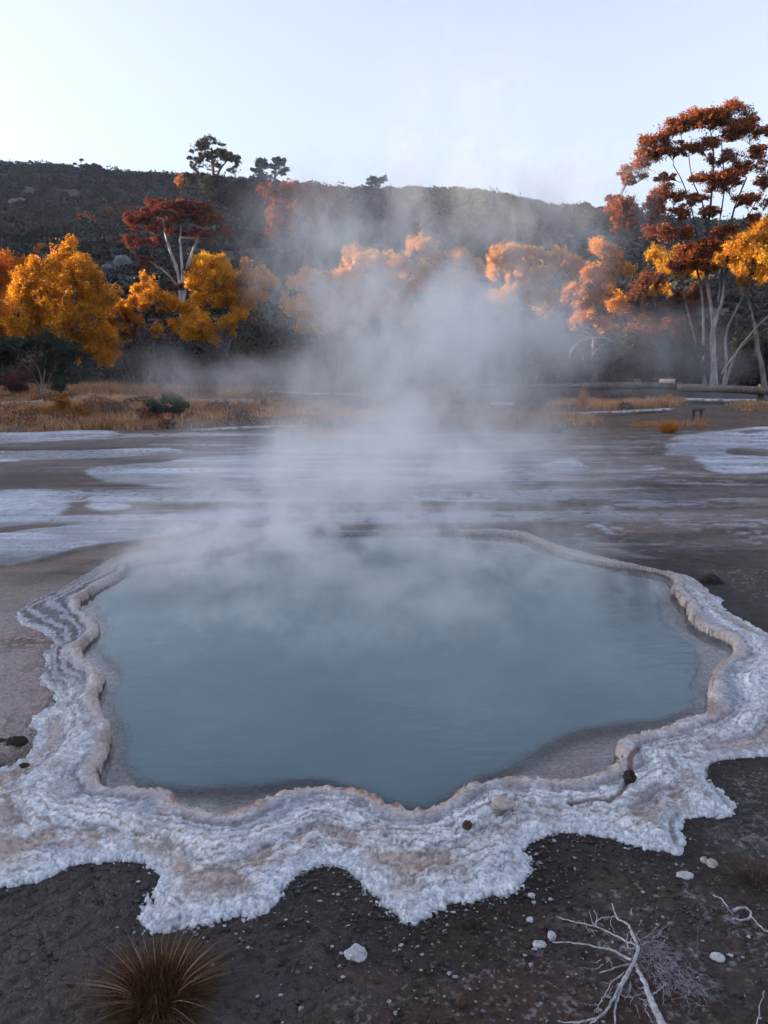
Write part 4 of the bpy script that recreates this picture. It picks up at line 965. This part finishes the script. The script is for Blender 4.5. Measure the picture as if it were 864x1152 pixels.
# low stand with a frosted board
sb = lift(G(570, 466), 0); stand = empty('board_stand', sb, 'small frosted board on a stub leg right of the steam', 'stand')
l = []; a = W(552, 454, sb[1]); b = W(578, 454, sb[1]); box(l, a, b, 0.35, 0.06); join(l, 'board', M_frost, stand)
l = []; m_ = W(569, 454, sb[1]); box(l, (m_[0], sb[1], gz(m_[0], sb[1])-0.05), (m_[0], sb[1], m_[2]-0.033), 0.06, 0.06); join(l, 'leg', M_wood, stand)
sb = lift(G(785, 474), 0); stand = empty('low_hurdle', sb, 'low dark wooden hurdle behind the orange tuft', 'hurdle')
a = W(780, 461, sb[1]); b = W(793, 460, sb[1])
l = []; box(l, a, b, 0.08, 0.07); join(l, 'rail', M_wood, stand)
for q in (W(782, 460, sb[1]), W(791, 460, sb[1])):
    l = []; box(l, (q[0], sb[1]+0.09, gz(q[0], sb[1])-0.05), (q[0], sb[1]+0.09, q[2]+0.03), 0.06, 0.06); join(l, 'leg', M_wood, stand)
# stump beside thin plank
l = []; p = lift(G(296, 462), 0); box(l, p-np.array((0, 0, .05)), p+np.array((0.02, 0, 0.35)), 0.16, 0.14, 0.004); thing_mesh(join(l, 'stump', M_wood), p, 'short dark stump beside a thin frosted plank', 'stump')

# bleached fallen tree, middle right
def dead_tree():
    D = 29.0; b = lift(W(704, 432, D), 0)
    T = Tubes()
    for pts, r0, r1 in (([(706,430,3.6),(704,408,3.4),(696,392,2.2),(686,383,.6),(668,373,.1),(648,361,0)], .030, .009), ([(694,390,2.0),(684,381,.3),(668,380,0),(652,384,0),(642,396,-.1),(638,411,-.1)], .024, .008),
                        ([(668,380,0),(650,377,0),(632,377,.1),(616,383,.2)], .014, .005), ([(650,387,0),(643,392,0),(641,404,-.1),(644,415,-.1)], .014, .005),
                        ([(655,398,0),(657,408,0),(659,415,0)], .010, .005), ([(672,375,.1),(655,372,0),(640,366,0)], .010, .005), ([(686,383,.6),(672,392,.3),(664,404,0)], .012, .005)):
        Q = [W(x_, y_, D+1.0+d_) for x_, y_, d_ in pts]
        if pts[0][0] == 706: Q[0][2] = gz(Q[0][0], Q[0][1])-0.05
        T.add(spl(Q, 5), np.linspace(r0, r1, (len(Q)-1)*5+1), 6)
    o = T.build('dead_tree', M_dead); recentre(o, b); tag(o, 'bleached arching dead tree in front of the green shrubs', 'dead tree')
dead_tree()

# foreground dead branch
def fore_branch():
    T = Tubes(); Z = lambda X_, Y_: (600+X_/3.27, 960+Y_/3.27)
    s = 1/3.27
    def add(pts, w0, w1, z0=0.02, z1=0.01, mid=0.0, sides=6):
        n = len(pts); Q = []
        for i, (a, b) in enumerate(pts):
            t = i/(n-1); z = z0+(z1-z0)*t+mid*math.sin(math.pi*t); px, py = Z(a, b); q = G(px, py, z)
            q[2] = gz(q[0], q[1])+z; Q.append(q)
        S = spl(Q, 5); k = 0.00085*s*3.27
        S = S+rng.normal(0, 0.0012, S.shape)
        T.add(S, np.linspace(w0, w1, len(S))*0.5*0.0018, sides)
    hub = (372, 400)
    T0 = [(385,430),(405,470),(425,520),(450,580),(490,660)]
    add(T0, 5, 11, .03, .02, 0.01, 8); add([hub,(378,415),(385,430)], 6, 5, .03, .03)
    add([hub,(340,450),(305,520),(262,588),(205,615),(90,622)], 6, 1.6, .03, .01)
    add([hub,(350,440),(322,500),(303,565),(300,640)], 6, 2.5, .03, .01)
    add([(262,588),(215,625),(190,660)], 3, 2, .02, .01)
    add([(372,400),(384,350),(365,300),(345,262),(308,240),(290,185)], 6, 2, .03, .012, .01)
    add([(382,345),(330,318),(280,296),(222,270),(150,252),(85,235)], 3.4, 1.6, .03, .008, .01)
    add([(360,392),(300,362),(240,345),(150,330),(70,325)], 4, 2, .03, .01)
    add([(222,270),(240,245),(270,236),(305,240)], 2.2, 1.4); add([(225,272),(212,240),(205,212)], 1.8, 1)
    add([(225,272),(232,235),(222,205)], 1.8, 1); add([(240,440),(300,425),(362,405)], 2, 2.4)
    add([(335,440),(290,478),(258,530),(240,560),(225,590)], 2.4, 1, .02, .01)
    add([(380,350),(350,350),(345,310),(360,280)], 2, 1.2, .03, .02); add([(405,545),(420,590),(440,628)], 2, 1.2)
    add([(440,520),(465,500),(482,480)], 2.2, 1, .02, .015); add([(305,520),(350,530),(400,515)], 2, 1)
    for _ in range(46):          # fine side twigs
        a = rng.uniform(0, 2*math.pi); r0 = rng.uniform(0.1, 1)**0.7*150
        x0 = 340+math.cos(a)*r0; y0 = 400+math.sin(a)*r0*1.2; b = a+rng.normal(0, 0.7); L = rng.uniform(25, 80)
        add([(x0, y0), (x0+L*.5*math.cos(b)+rng.normal(0, 5), y0+L*.5*math.sin(b)+rng.normal(0, 5)), (x0+L*math.cos(b+.3), y0+L*math.sin(b+.3))], 1.4, 0.6, .012, .02, 0.004, 4)
    for _ in range(230):         # feathery fan of twiglets on the right
        t = rng.uniform(0, 1); x0 = 390+t*200+rng.normal(0, 24); y0 = 325+t*175+rng.normal(0, 30); b = rng.normal(0.75, 0.55); L = rng.uniform(20, 75)
        add([(x0, y0), (x0+L*.5*math.cos(b)+rng.normal(0, 4), y0+L*.5*math.sin(b)+rng.normal(0, 4)), (x0+L*math.cos(b), y0+L*math.sin(b))], 0.75, 0.35, .008, .022, 0.004, 3)
    o = T.build('dead_branch', M_dead); c = G(*Z(*hub)); recentre(o, c); tag(o, 'bleached forked dead branch with feathery twigs in the near right foreground', 'dead branch')
    def twig(label, pts, w, cat='twig', name='dry_twig'):
        nonlocal T
        T = Tubes(); add(pts, w, w*0.5, .012, .02); o = T.build(name, M_dead if 'root' in name or w > 2 else M_grey_twig); recentre(o, G(*Z(*pts[0]))); tag(o, label, cat)
    twig('thin upright bent twig between the dead branch and the white pebble', [(605,380),(603,330),(608,280),(618,240)], 1.8)
    twig('short twig lying just below the white pebble at right', [(625,505),(670,535),(725,565)], 1.6)
    twig('thin twig pointing out of the right edge of the photo', [(770,402),(820,392),(880,376)], 1.6)
    twig('pale standing twig in the bottom right corner', [(820,640),(835,560),(850,505)], 2.2)
    twig('small forked dark twig right of the dead branch top', [(495,290),(515,250),(530,210)], 1.6)
    T = Tubes(); add([(735,215),(750,200),(780,195),(800,215),(790,238),(765,242),(730,240)], 5, 3, .015, .012); add([(660,150),(690,165),(715,200),(735,225)], 2.5, 2); add([(800,225),(830,260),(870,290)], 3, 2)
    o = T.build('curled_root', M_dead); recentre(o, G(*Z(780, 215))); tag(o, 'bleached root curled into a loop near the right edge', 'root')
fore_branch()

# ------------------------------------------------------------------ stones and cones
def stone(name, label, cat, px, py, rpx, sq, mat, z=None, rough=0.34, group=None, lump=3.0, yaw=0.0):
    c = G(px, py, 0.02 if z is None else z); s = np.linalg.norm(c-np.array((0, 0, CH)))/F; r = 0.84*rpx*s
    nu, nv = 28, 18; U, V_ = np.meshgrid(np.arange(nu)*2*math.pi/nu, np.linspace(0.001, math.pi-0.001, nv))
    d = np.stack((np.sin(V_)*np.cos(U), np.sin(V_)*np.sin(U), np.cos(V_)), -1)
    sd = rng.integers(0, 9999)
    k = 1+1.3*rough*fbm(d[..., 0]*lump*0.7+d[..., 2]*2.1, d[..., 1]*lump*0.7-d[..., 2]*1.7, int(sd), 5, 0.62)
    q = d*k[..., None]*r*np.array(sq); ca, sa = math.cos(yaw), math.sin(yaw)
    q = np.stack((q[..., 0]*ca-q[..., 1]*sa, q[..., 0]*sa+q[..., 1]*ca, q[..., 2]), -1)
    b = np.array((c[0], c[1], (gz(c[0], c[1]) if z is None else z)))+np.array((0, 0, r*sq[2]*0.40))
    V = (q+b).reshape(-1, 3)
    i = np.arange(nv-1)[:, None]*nu; j = np.arange(nu)[None, :]; j2 = (j+1) % nu
    Fc = np.stack((i+j, i+nu+j, i+nu+j2, i+j2), -1).reshape(-1, 4)
    o = mesh_obj(name, V, Fc, mat, None, True); recentre(o, b); return tag(o, label, cat, group)
M_wst = stone_mat('white_stone', (0.52, 0.53, 0.56), (0.30, 0.29, 0.30), 55)
M_cst = stone_mat('cream_stone', (0.46, 0.41, 0.38), (0.28, 0.22, 0.19), 55)
M_dst = stone_mat('dark_clod', (0.035, 0.022, 0.018), (0.012, 0.009, 0.009), 90, 0.9, 1.0, 0.008)
M_bst = stone_mat('brown_cone', (0.12, 0.055, 0.03), (0.04, 0.02, 0.015), 90, 0.9, 1.0, 0.008)
gW = 'white stones on the dark ground'
stone('white_stone', 'largest white stone on the dark ground, bottom centre', 'stone', 401, 1070, 12, (1.05, 0.9, 0.75), M_wst, group=gW)
stone('white_stone', 'rounded white pebble left of the dead branch, larger of two', 'stone', 621, 1048, 6, (0.8, 1, 0.8), M_wst, group=gW)
stone('white_stone', 'flat pale pebble just left of the rounded one', 'stone', 607, 1057, 6, (1.3, 1, 0.4), M_wst, group=gW)
stone('white_stone', 'smooth oval white pebble right of the dead branch', 'stone', 808, 1071, 7.5, (1.05, 0.8, 0.6), M_wst, group=gW, rough=0.12, yaw=-0.3)
stone('white_stone', 'small chip beside the smooth oval pebble', 'stone', 822, 1068, 3.5, (1.1, 0.8, 0.5), M_wst, group=gW)
stone('white_stone', 'flat white stone below the rim point at right', 'stone', 771, 979, 8, (1.2, 0.9, 0.4), M_wst, group=gW)
stone('white_stone', 'cream rounded stone right of the flat white stone', 'stone', 802, 967, 6.5, (1, 1, 0.9), M_cst, group=gW)
stone('white_stone', 'cream stone touching the rounded one on its left', 'stone', 793, 962, 5, (1, 1, 0.8), M_cst, group=gW)
stone('white_stone', 'tiny white stone under the left scallop of the rim', 'stone', 273, 1031, 3.5, (1, 1, 0.8), M_wst, group=gW)
stone('white_stone', 'tiny white stone close below the rim, left of the largest one', 'stone', 238, 1038, 3, (1, 1, 0.7), M_wst, group=gW)
stone('white_stone', 'small pale chip left of the tussock', 'stone', 77, 1123, 4.5, (0.6, 1.2, 0.4), M_wst, group=gW)
stone('white_stone', 'small white chip right of the tussock', 'stone', 253, 1139, 3.5, (0.8, 1, 0.5), M_wst, group=gW)
stone('white_stone', 'small white stone below the right scallop of the rim', 'stone', 598, 1003, 4, (1.1, 1, 0.6), M_wst, group=gW)
stone('white_stone', 'small white stone left of the rounded pebble, nearer the rim', 'stone', 596, 1030, 4, (1, 1.1, 0.6), M_wst, group=gW)
stone('rim_stone', 'cream pink stone lying on the white rim, bottom centre right', 'stone', 566, 906, 11, (1.3, 1, 0.55), M_cst, 0.058)
stone('rim_stone', 'smaller pale stone on the rim at the right of the cream pink one', 'stone', 596, 900, 6, (1.2, 0.9, 0.45), M_wst, 0.058)
stone('seed_cone', 'dark cone standing on the white rim beside a brown seep', 'seed cone', 708, 877, 7.5, (1, 1, 1.05), M_dst, 0.055, 0.3, lump=6)
stone('seed_cone', 'brown round cone on the white rim below the cream pink stone', 'seed cone', 526, 930, 6, (1, 1, 0.95), M_bst, 0.055, 0.25, lump=6)
stone('seed_cone', 'black round cone on the dark ground below the rim', 'seed cone', 529, 1036, 7.5, (1, 1, 0.85), M_dst, None, 0.25, lump=6)
stone('seed_cone', 'brown round cone at the bottom edge', 'seed cone', 520, 1122, 7, (1, 1.05, 0.95), M_bst, None, 0.25, lump=6)
stone('dark_clod', 'black clod on the pale mud left of the pool', 'clod', 19, 832, 11, (1.1, 0.7, 0.6), M_dst, None, 0.45, lump=5)
stone('dark_clod', 'small black clod at the left edge of the photo', 'clod', 2, 830, 6, (1, 0.8, 0.6), M_dst, None, 0.4, lump=5)
stone('dark_clod', 'little dark clod on the rim at lower left', 'clod', 27, 862, 4.5, (1.2, 0.8, 0.6), M_dst, 0.04, 0.4, lump=5)
stone('dark_clod', 'large black clod beyond the right bank of the pool', 'clod', 800, 652, 10, (1.3, 0.8, 0.7), M_dst, None, 0.45, lump=5)
def boulder(label, px, py, D, rpx, rz, col):
    c = W(px, py, D); s = D/F; r = rpx*s
    nu, nv = 22, 14; U, V_ = np.meshgrid(np.arange(nu)*2*math.pi/nu, np.linspace(0.001, math.pi-0.001, nv))
    d = np.stack((np.sin(V_)*np.cos(U), np.sin(V_)*np.sin(U), np.cos(V_)), -1); sd = int(rng.integers(0, 999))
    k = 1+0.35*fbm(d[..., 0]*2+d[..., 2], d[..., 1]*2-d[..., 2], sd, 4); c[2] = gz(c[0], D)+rz*s*0.3
    q = (d*k[..., None]*np.array((r, r*0.7, rz*s))+c).reshape(-1, 3)
    i = np.arange(nv-1)[:, None]*nu; j = np.arange(nu)[None, :]; j2 = (j+1) % nu
    Fc = np.stack((i+j, i+nu+j, i+nu+j2, i+j2), -1).reshape(-1, 4)
    o = mesh_obj('boulder', q, Fc, M_bld, None, False); recentre(o, c); tag(o, label, 'boulder', 'boulders on the hillside')
M_bld = stone_mat('boulder_rock', (0.13, 0.145, 0.165), (0.06, 0.066, 0.078), 1.2, 0.9, 0.8, 0.2)
def hill_D(px, py):                      # distance at which the pixel ray meets the hill
    for D in np.arange(46, 232, 1.0):
        c = W(px, py, D)
        if c[2] < gz(c[0], D)+0.3: return float(D)
    return 225.0
for lab, px, py, a, b in (('broad pale boulder high on the left hillside', 20, 230, 11, 6), ('pale boulder just left of the smaller red gum', 137, 300, 10, 9),
                          ('pale boulder under the left side of the smaller red gum', 120, 303, 7, 6), ('bluish boulder glimpsed above the big golden tree', 106, 344, 9, 7)):
    boulder(lab, px, py, hill_D(px, py), a, b, None)

# gravel and crumbs
def gravel():
    n = 7500
    pyv = rng.uniform(930, 1190, n*3); pxv = rng.uniform(-60, 920, n*3)
    q = np.array([G(a, b) for a, b in zip(pxv, pyv)])
    wxx, wyy = wx(q[:, 0], q[:, 1]); do = -poly_sdf(Pout, wxx, wyy)
    p = 0.10+0.9*np.exp(-do/0.16); p *= np.where(q[:, 0] < -0.3, 0.35+0.65*np.exp(-do/0.12), 1)
    ok = (do > -0.005) & (rng.uniform(size=len(q)) < p); q = q[ok][:n]; do = do[ok][:n]; m = len(q)
    # outward of the crust further round the right side
    r = 0.0022+0.0055*rng.uniform(0, 1, m)**3
    base = np.array([(1, 0, 0), (0, 1, 0), (-1, 0, 0), (0, -1, 0), (0, 0, 1), (0, 0, -1), (.7, .7, .3), (-.7, .6, .4), (.6, -.7, .4), (-.6, -.7, .3)], float)
    tri = np.array([(6,4,7),(7,4,9),(9,4,8),(8,4,6),(0,6,8),(6,1,7),(1,6,0),(7,2,9),(2,7,1),(9,3,8),(3,9,2),(0,8,3),(5,0,3),(5,1,0),(5,2,1),(5,3,2)])
    an = rng.uniform(0, 6.28, m); ca, sa = np.cos(an)[:, None], np.sin(an)[:, None]
    B = base[None]*(1+rng.normal(0, 0.15, (m, 10, 3)))*np.stack((r*rng.uniform(.8, 1.5, m), r, r*0.7), -1)[:, None, :]
    B = np.stack((B[..., 0]*ca-B[..., 1]*sa, B[..., 0]*sa+B[..., 1]*ca, B[..., 2]), -1)
    z = ground_z(q[:, 0], q[:, 1])
    V = (B+np.stack((q[:, 0], q[:, 1], z+r*0.5), -1)[:, None, :]).reshape(-1, 3)
    Fc = (np.arange(m)[:, None, None]*10+tri[None]).reshape(-1, 3)
    w = rng.uniform(size=m)-0.20*np.exp(-np.maximum(do, 0)/0.04); col = np.where((w < 0.10)[:, None], (0.42, 0.42, 0.45), np.where((w < 0.5)[:, None], (0.10, 0.075, 0.065), (0.028, 0.02, 0.018)))*rng.uniform(0.7, 1.3, (m, 1))
    mm, nt = new_mat('gravel_bits'); nn = N(nt); c = nn('ShaderNodeAttribute', attribute_name='Col').outputs['Color']
    c = nn.mix(nn.rng(nn.noise(nn.pos(), 200, 2), 0.3, 0.7), c, nn.mix(1.0, c, (0.7, 0.7, 0.7, 1), 'MULTIPLY'))
    nn('ShaderNodeOutputMaterial', {'Surface': nn('ShaderNodeBsdfPrincipled', {'Base Color': c, 'Roughness': 0.7}).outputs[0]})
    o = mesh_obj('gravel', V, Fc, mm, None, False, None, np.repeat(col, 10, 0)); tag(o, 'dark gravel and pale crumbs scattered along the rim', None, None, 'stuff')
gravel()

# ------------------------------------------------------------------ steam
def ico(name, centre, radii, mat, parent=None):
    import bmesh
    bm = bmesh.new(); bmesh.ops.create_icosphere(bm, subdivisions=3, radius=1.0)
    me = bpy.data.meshes.new(name); bm.to_mesh(me); bm.free()
    o = bpy.data.objects.new(name, me); COL.objects.link(o); o.location = centre; o.scale = radii; me.materials.append(mat); return o
def hull_mesh(name, rings, mat):
    """closed tube of elliptical rings (cx, cy, z, rx, ry)"""
    k = 28; V = []
    for cx, cy, z, rx, ry in rings:
        for j in range(k):
            a = 2*math.pi*j/k; V.append((cx+rx*math.cos(a), cy+ry*math.sin(a), z))
    V.append((rings[0][0], rings[0][1], rings[0][2])); V.append((rings[-1][0], rings[-1][1], rings[-1][2])); n = len(rings)
    Fs = [(i*k+j, i*k+(j+1) % k, (i+1)*k+(j+1) % k, (i+1)*k+j) for i in range(n-1) for j in range(k)]
    Fs += [(n*k, (j+1) % k, j) for j in range(k)]; Fs += [(n*k+1, (n-1)*k+j, (n-1)*k+(j+1) % k) for j in range(k)]
    me = bpy.data.meshes.new(name); me.from_pydata(V, [], Fs); me.update(); me.materials.append(mat)
    o = bpy.data.objects.new(name, me); COL.objects.link(o); return o
STEAM_STEP = 0.12
def steam_mat(name, blobs, dens, nscale, lo, hi, stretch=(1, 1, 0.8), warp=1.2, base=0.0, col=(0.985, 0.985, 0.99, 1)):
    """blobs: (centre, radii, strength) soft ellipsoids; density = sum * wispy noise"""
    m, nt = new_mat(name); n = N(nt); g = n.pos()
    wv = n.noise(g, nscale*0.45, 1, 0.5, out=1)
    wv = n('ShaderNodeVectorMath', {0: wv, 1: (0.5, 0.5, 0.5)}, operation='SUBTRACT').outputs[0]
    wv = n('ShaderNodeVectorMath', {0: wv, 'Scale': warp/nscale*0.5}, operation='SCALE').outputs[0]
    gw = n('ShaderNodeVectorMath', {0: g, 1: wv}, operation='ADD').outputs[0]
    tot = None
    for c, r, s in blobs:
        mp = n('ShaderNodeVectorMath', {0: gw, 1: tuple(1/q for q in r), 2: tuple(-a/b for a, b in zip(c, r))}, operation='MULTIPLY_ADD').outputs[0]
        L = n('ShaderNodeVectorMath', {0: mp}, operation='LENGTH').outputs['Value']
        f = n('ShaderNodeMapRange', {0: L, 1: 1.0, 2: 0.0, 3: 0.0, 4: s}, interpolation_type='SMOOTHSTEP').outputs[0]
        tot = f if tot is None else n.math('ADD', tot, f)
    mp = n('ShaderNodeMapping', {'Vector': gw, 'Scale': stretch}).outputs[0]
    nz = n.noise(mp, nscale, 4.5, 0.66)
    w = n('ShaderNodeMapRange', {0: nz, 1: lo, 2: hi, 3: base, 4: 1.0}, interpolation_type='SMOOTHSTEP').outputs[0]
    d = n.math('MULTIPLY', n.math('MULTIPLY', tot, w), dens)
    v = n('ShaderNodeVolumePrincipled', {'Color': col, 'Density': d, 'Anisotropy': 0.25})
    n('ShaderNodeOutputMaterial', {'Volume': v.outputs[0]})
    return m
def PB(px, py, D, rx, ry, rz, s): c = W(px, py, D); return (tuple(c), (rx, ry, rz), s)
plume = [PB(440,515,10.6,4.2,2.8,1.0,0.62), PB(475,455,13,2.9,2.6,1.9,0.75), PB(480,385,15,2.8,2.4,1.8,0.8), PB(580,355,17,2.6,2.4,1.4,0.75),
         PB(415,345,16.5,2.4,2.4,2.0,0.65), PB(360,300,19,2.2,2.6,2.1,0.36), PB(480,255,21,6.0,3.0,2.5,0.32), PB(345,240,21,2.2,2.4,1.2,0.14),
         PB(285,430,18,5.2,2.2,0.9,0.30), PB(680,395,19,4.6,2.2,1.6,0.20), PB(650,255,21,4.0,2.6,2.4,0.22), PB(520,130,22,4.0,2.6,3.2,0.03)]
mS = steam_mat('steam_vapour', plume, 1.5, 1.05, 0.42, 0.64, (1, 1, 0.7), 3.4, base=0.06)
rings = [(0.2, 13.6, 0.02, 7.6, 7.4), (0.3, 14.6, 1.2, 9.4, 8.4), (0.2, 16.5, 3.0, 7.0, 7.5), (0.3, 18.5, 6.0, 6.8, 6.5), (0.6, 21, 9.5, 6.0, 4.5), (1.0, 22, 13.5, 4.2, 3.2)]
st = hull_mesh('steam', rings, mS); tag(st, 'steam plume rising from the far side of the pool', None, None, 'stuff')
mist = [PB(200,640,6.0,1.0,1.0,0.45,0.9), PB(300,640,6.2,1.5,1.5,0.50,1.0), PB(430,610,7.0,2.2,1.6,0.55,0.9), PB(420,700,4.8,1.5,1.0,0.35,0.6), PB(560,640,6.0,1.3,1.3,0.45,0.6), PB(430,552,8.4,3.0,1.6,0.9,0.7), PB(250,600,7.2,1.6,1.5,0.5,0.8), PB(250,720,4.6,0.9,0.8,0.3,0.5)]
mM = steam_mat('mist_vapour', mist, 2.6, 1.7, 0.38, 0.66, (1, 0.7, 1.3), 1.0)
rings = [(0.0, 6.6, 0.012, 3.4, 3.9), (0.0, 6.8, 0.3, 4.0, 4.3), (0.0, 7.2, 0.75, 4.2, 4.0), (0.0, 7.9, 1.7, 3.6, 2.9)]
mo = hull_mesh('mist', rings, mM); tag(mo, 'thin mist drifting low over the hot pool', None, None, 'stuff')
mS.cycles.volume_step_rate = 0.5; mM.cycles.volume_step_rate = 0.5

# ------------------------------------------------------------------ air
HAZE = 0.00025
def haze():
    m, nt = new_mat('haze_air'); n = N(nt)
    v = n('ShaderNodeVolumePrincipled', {'Color': (0.55, 0.66, 0.95, 1), 'Density': HAZE, 'Anisotropy': 0.0})
    n('ShaderNodeOutputMaterial', {'Volume': v.outputs[0]})
    x0, x1, y0, y1, z0, z1 = -6500, 6500, -40, 760, -3, 150
    V = [(x, y, z) for x in (x0, x1) for y in (y0, y1) for z in (z0, z1)]
    me = bpy.data.meshes.new('haze'); me.from_pydata(V, [], [(0,1,3,2),(4,6,7,5),(0,4,5,1),(2,3,7,6),(0,2,6,4),(1,5,7,3)]); me.materials.append(m)
    o = bpy.data.objects.new('haze', me); COL.objects.link(o); tag(o, 'thin morning haze in the air', None, None, 'stuff')
if HAZE > 0: haze()

# ------------------------------------------------------------------ light, sky, camera
SUN_EL = 5.5; SUN_AZ = -84.0                # azimuth from +Y (view direction), negative = left
az = R(SUN_AZ); el = R(SUN_EL)
sd = Vector((math.sin(az)*math.cos(el), math.cos(az)*math.cos(el), math.sin(el)))
ld = bpy.data.lights.new('sun', 'SUN'); ld.energy = 4.4; ld.angle = R(0.6); ld.color = (1.0, 0.81, 0.54)
lo = bpy.data.objects.new('sun', ld); COL.objects.link(lo); lo.location = (-60, 0, 60)
lo.rotation_euler = (-sd).to_track_quat('-Z', 'Y').to_euler()
w = bpy.data.worlds.new('World'); scene.world = w; w.use_nodes = True
nt = w.node_tree; nt.nodes.clear(); n = N(nt)
sky = n('ShaderNodeTexSky', sky_type='NISHITA'); sky.sun_disc = False
sky.sun_elevation = el; sky.sun_rotation = az; sky.altitude = 0; sky.air_density = 1.0; sky.dust_density = 2.5; sky.ozone_density = 4.0
hs = n('ShaderNodeHueSaturation', {'Hue': 0.512, 'Value': 0.98, 'Saturation': 0.42, 'Color': sky.outputs[0]})
bg = n('ShaderNodeBackground', {'Color': hs.outputs[0], 'Strength': 0.13})
n('ShaderNodeOutputWorld', {'Surface': bg.outputs[0]})
cam = bpy.data.cameras.new('camera'); co = bpy.data.objects.new('camera', cam); COL.objects.link(co)
co.location = (0, 0, CH); co.rotation_euler = (math.pi/2-PITCH, 0, 0)
cam.sensor_fit = 'VERTICAL'; cam.sensor_height = 36; cam.sensor_width = 27; cam.lens = F/1152*36
cam.clip_start = 0.05; cam.clip_end = 60000
scene.camera = co
scene.view_settings.view_transform = 'Standard'; scene.view_settings.look = 'None'
scene.view_settings.gamma = 1.0; scene.view_settings.exposure = 2.45; scene.view_settings.use_curve_mapping = False
cy = scene.cycles
cy.use_denoising = True; cy.use_adaptive_sampling = True; cy.adaptive_threshold = 0.06
cy.max_bounces = 6; cy.diffuse_bounces = 2; cy.glossy_bounces = 3; cy.transmission_bounces = 3; cy.volume_bounces = 2; cy.transparent_max_bounces = 8
cy.volume_step_rate = 1.0; cy.volume_max_steps = 96
cy.sample_clamp_indirect = 4.0
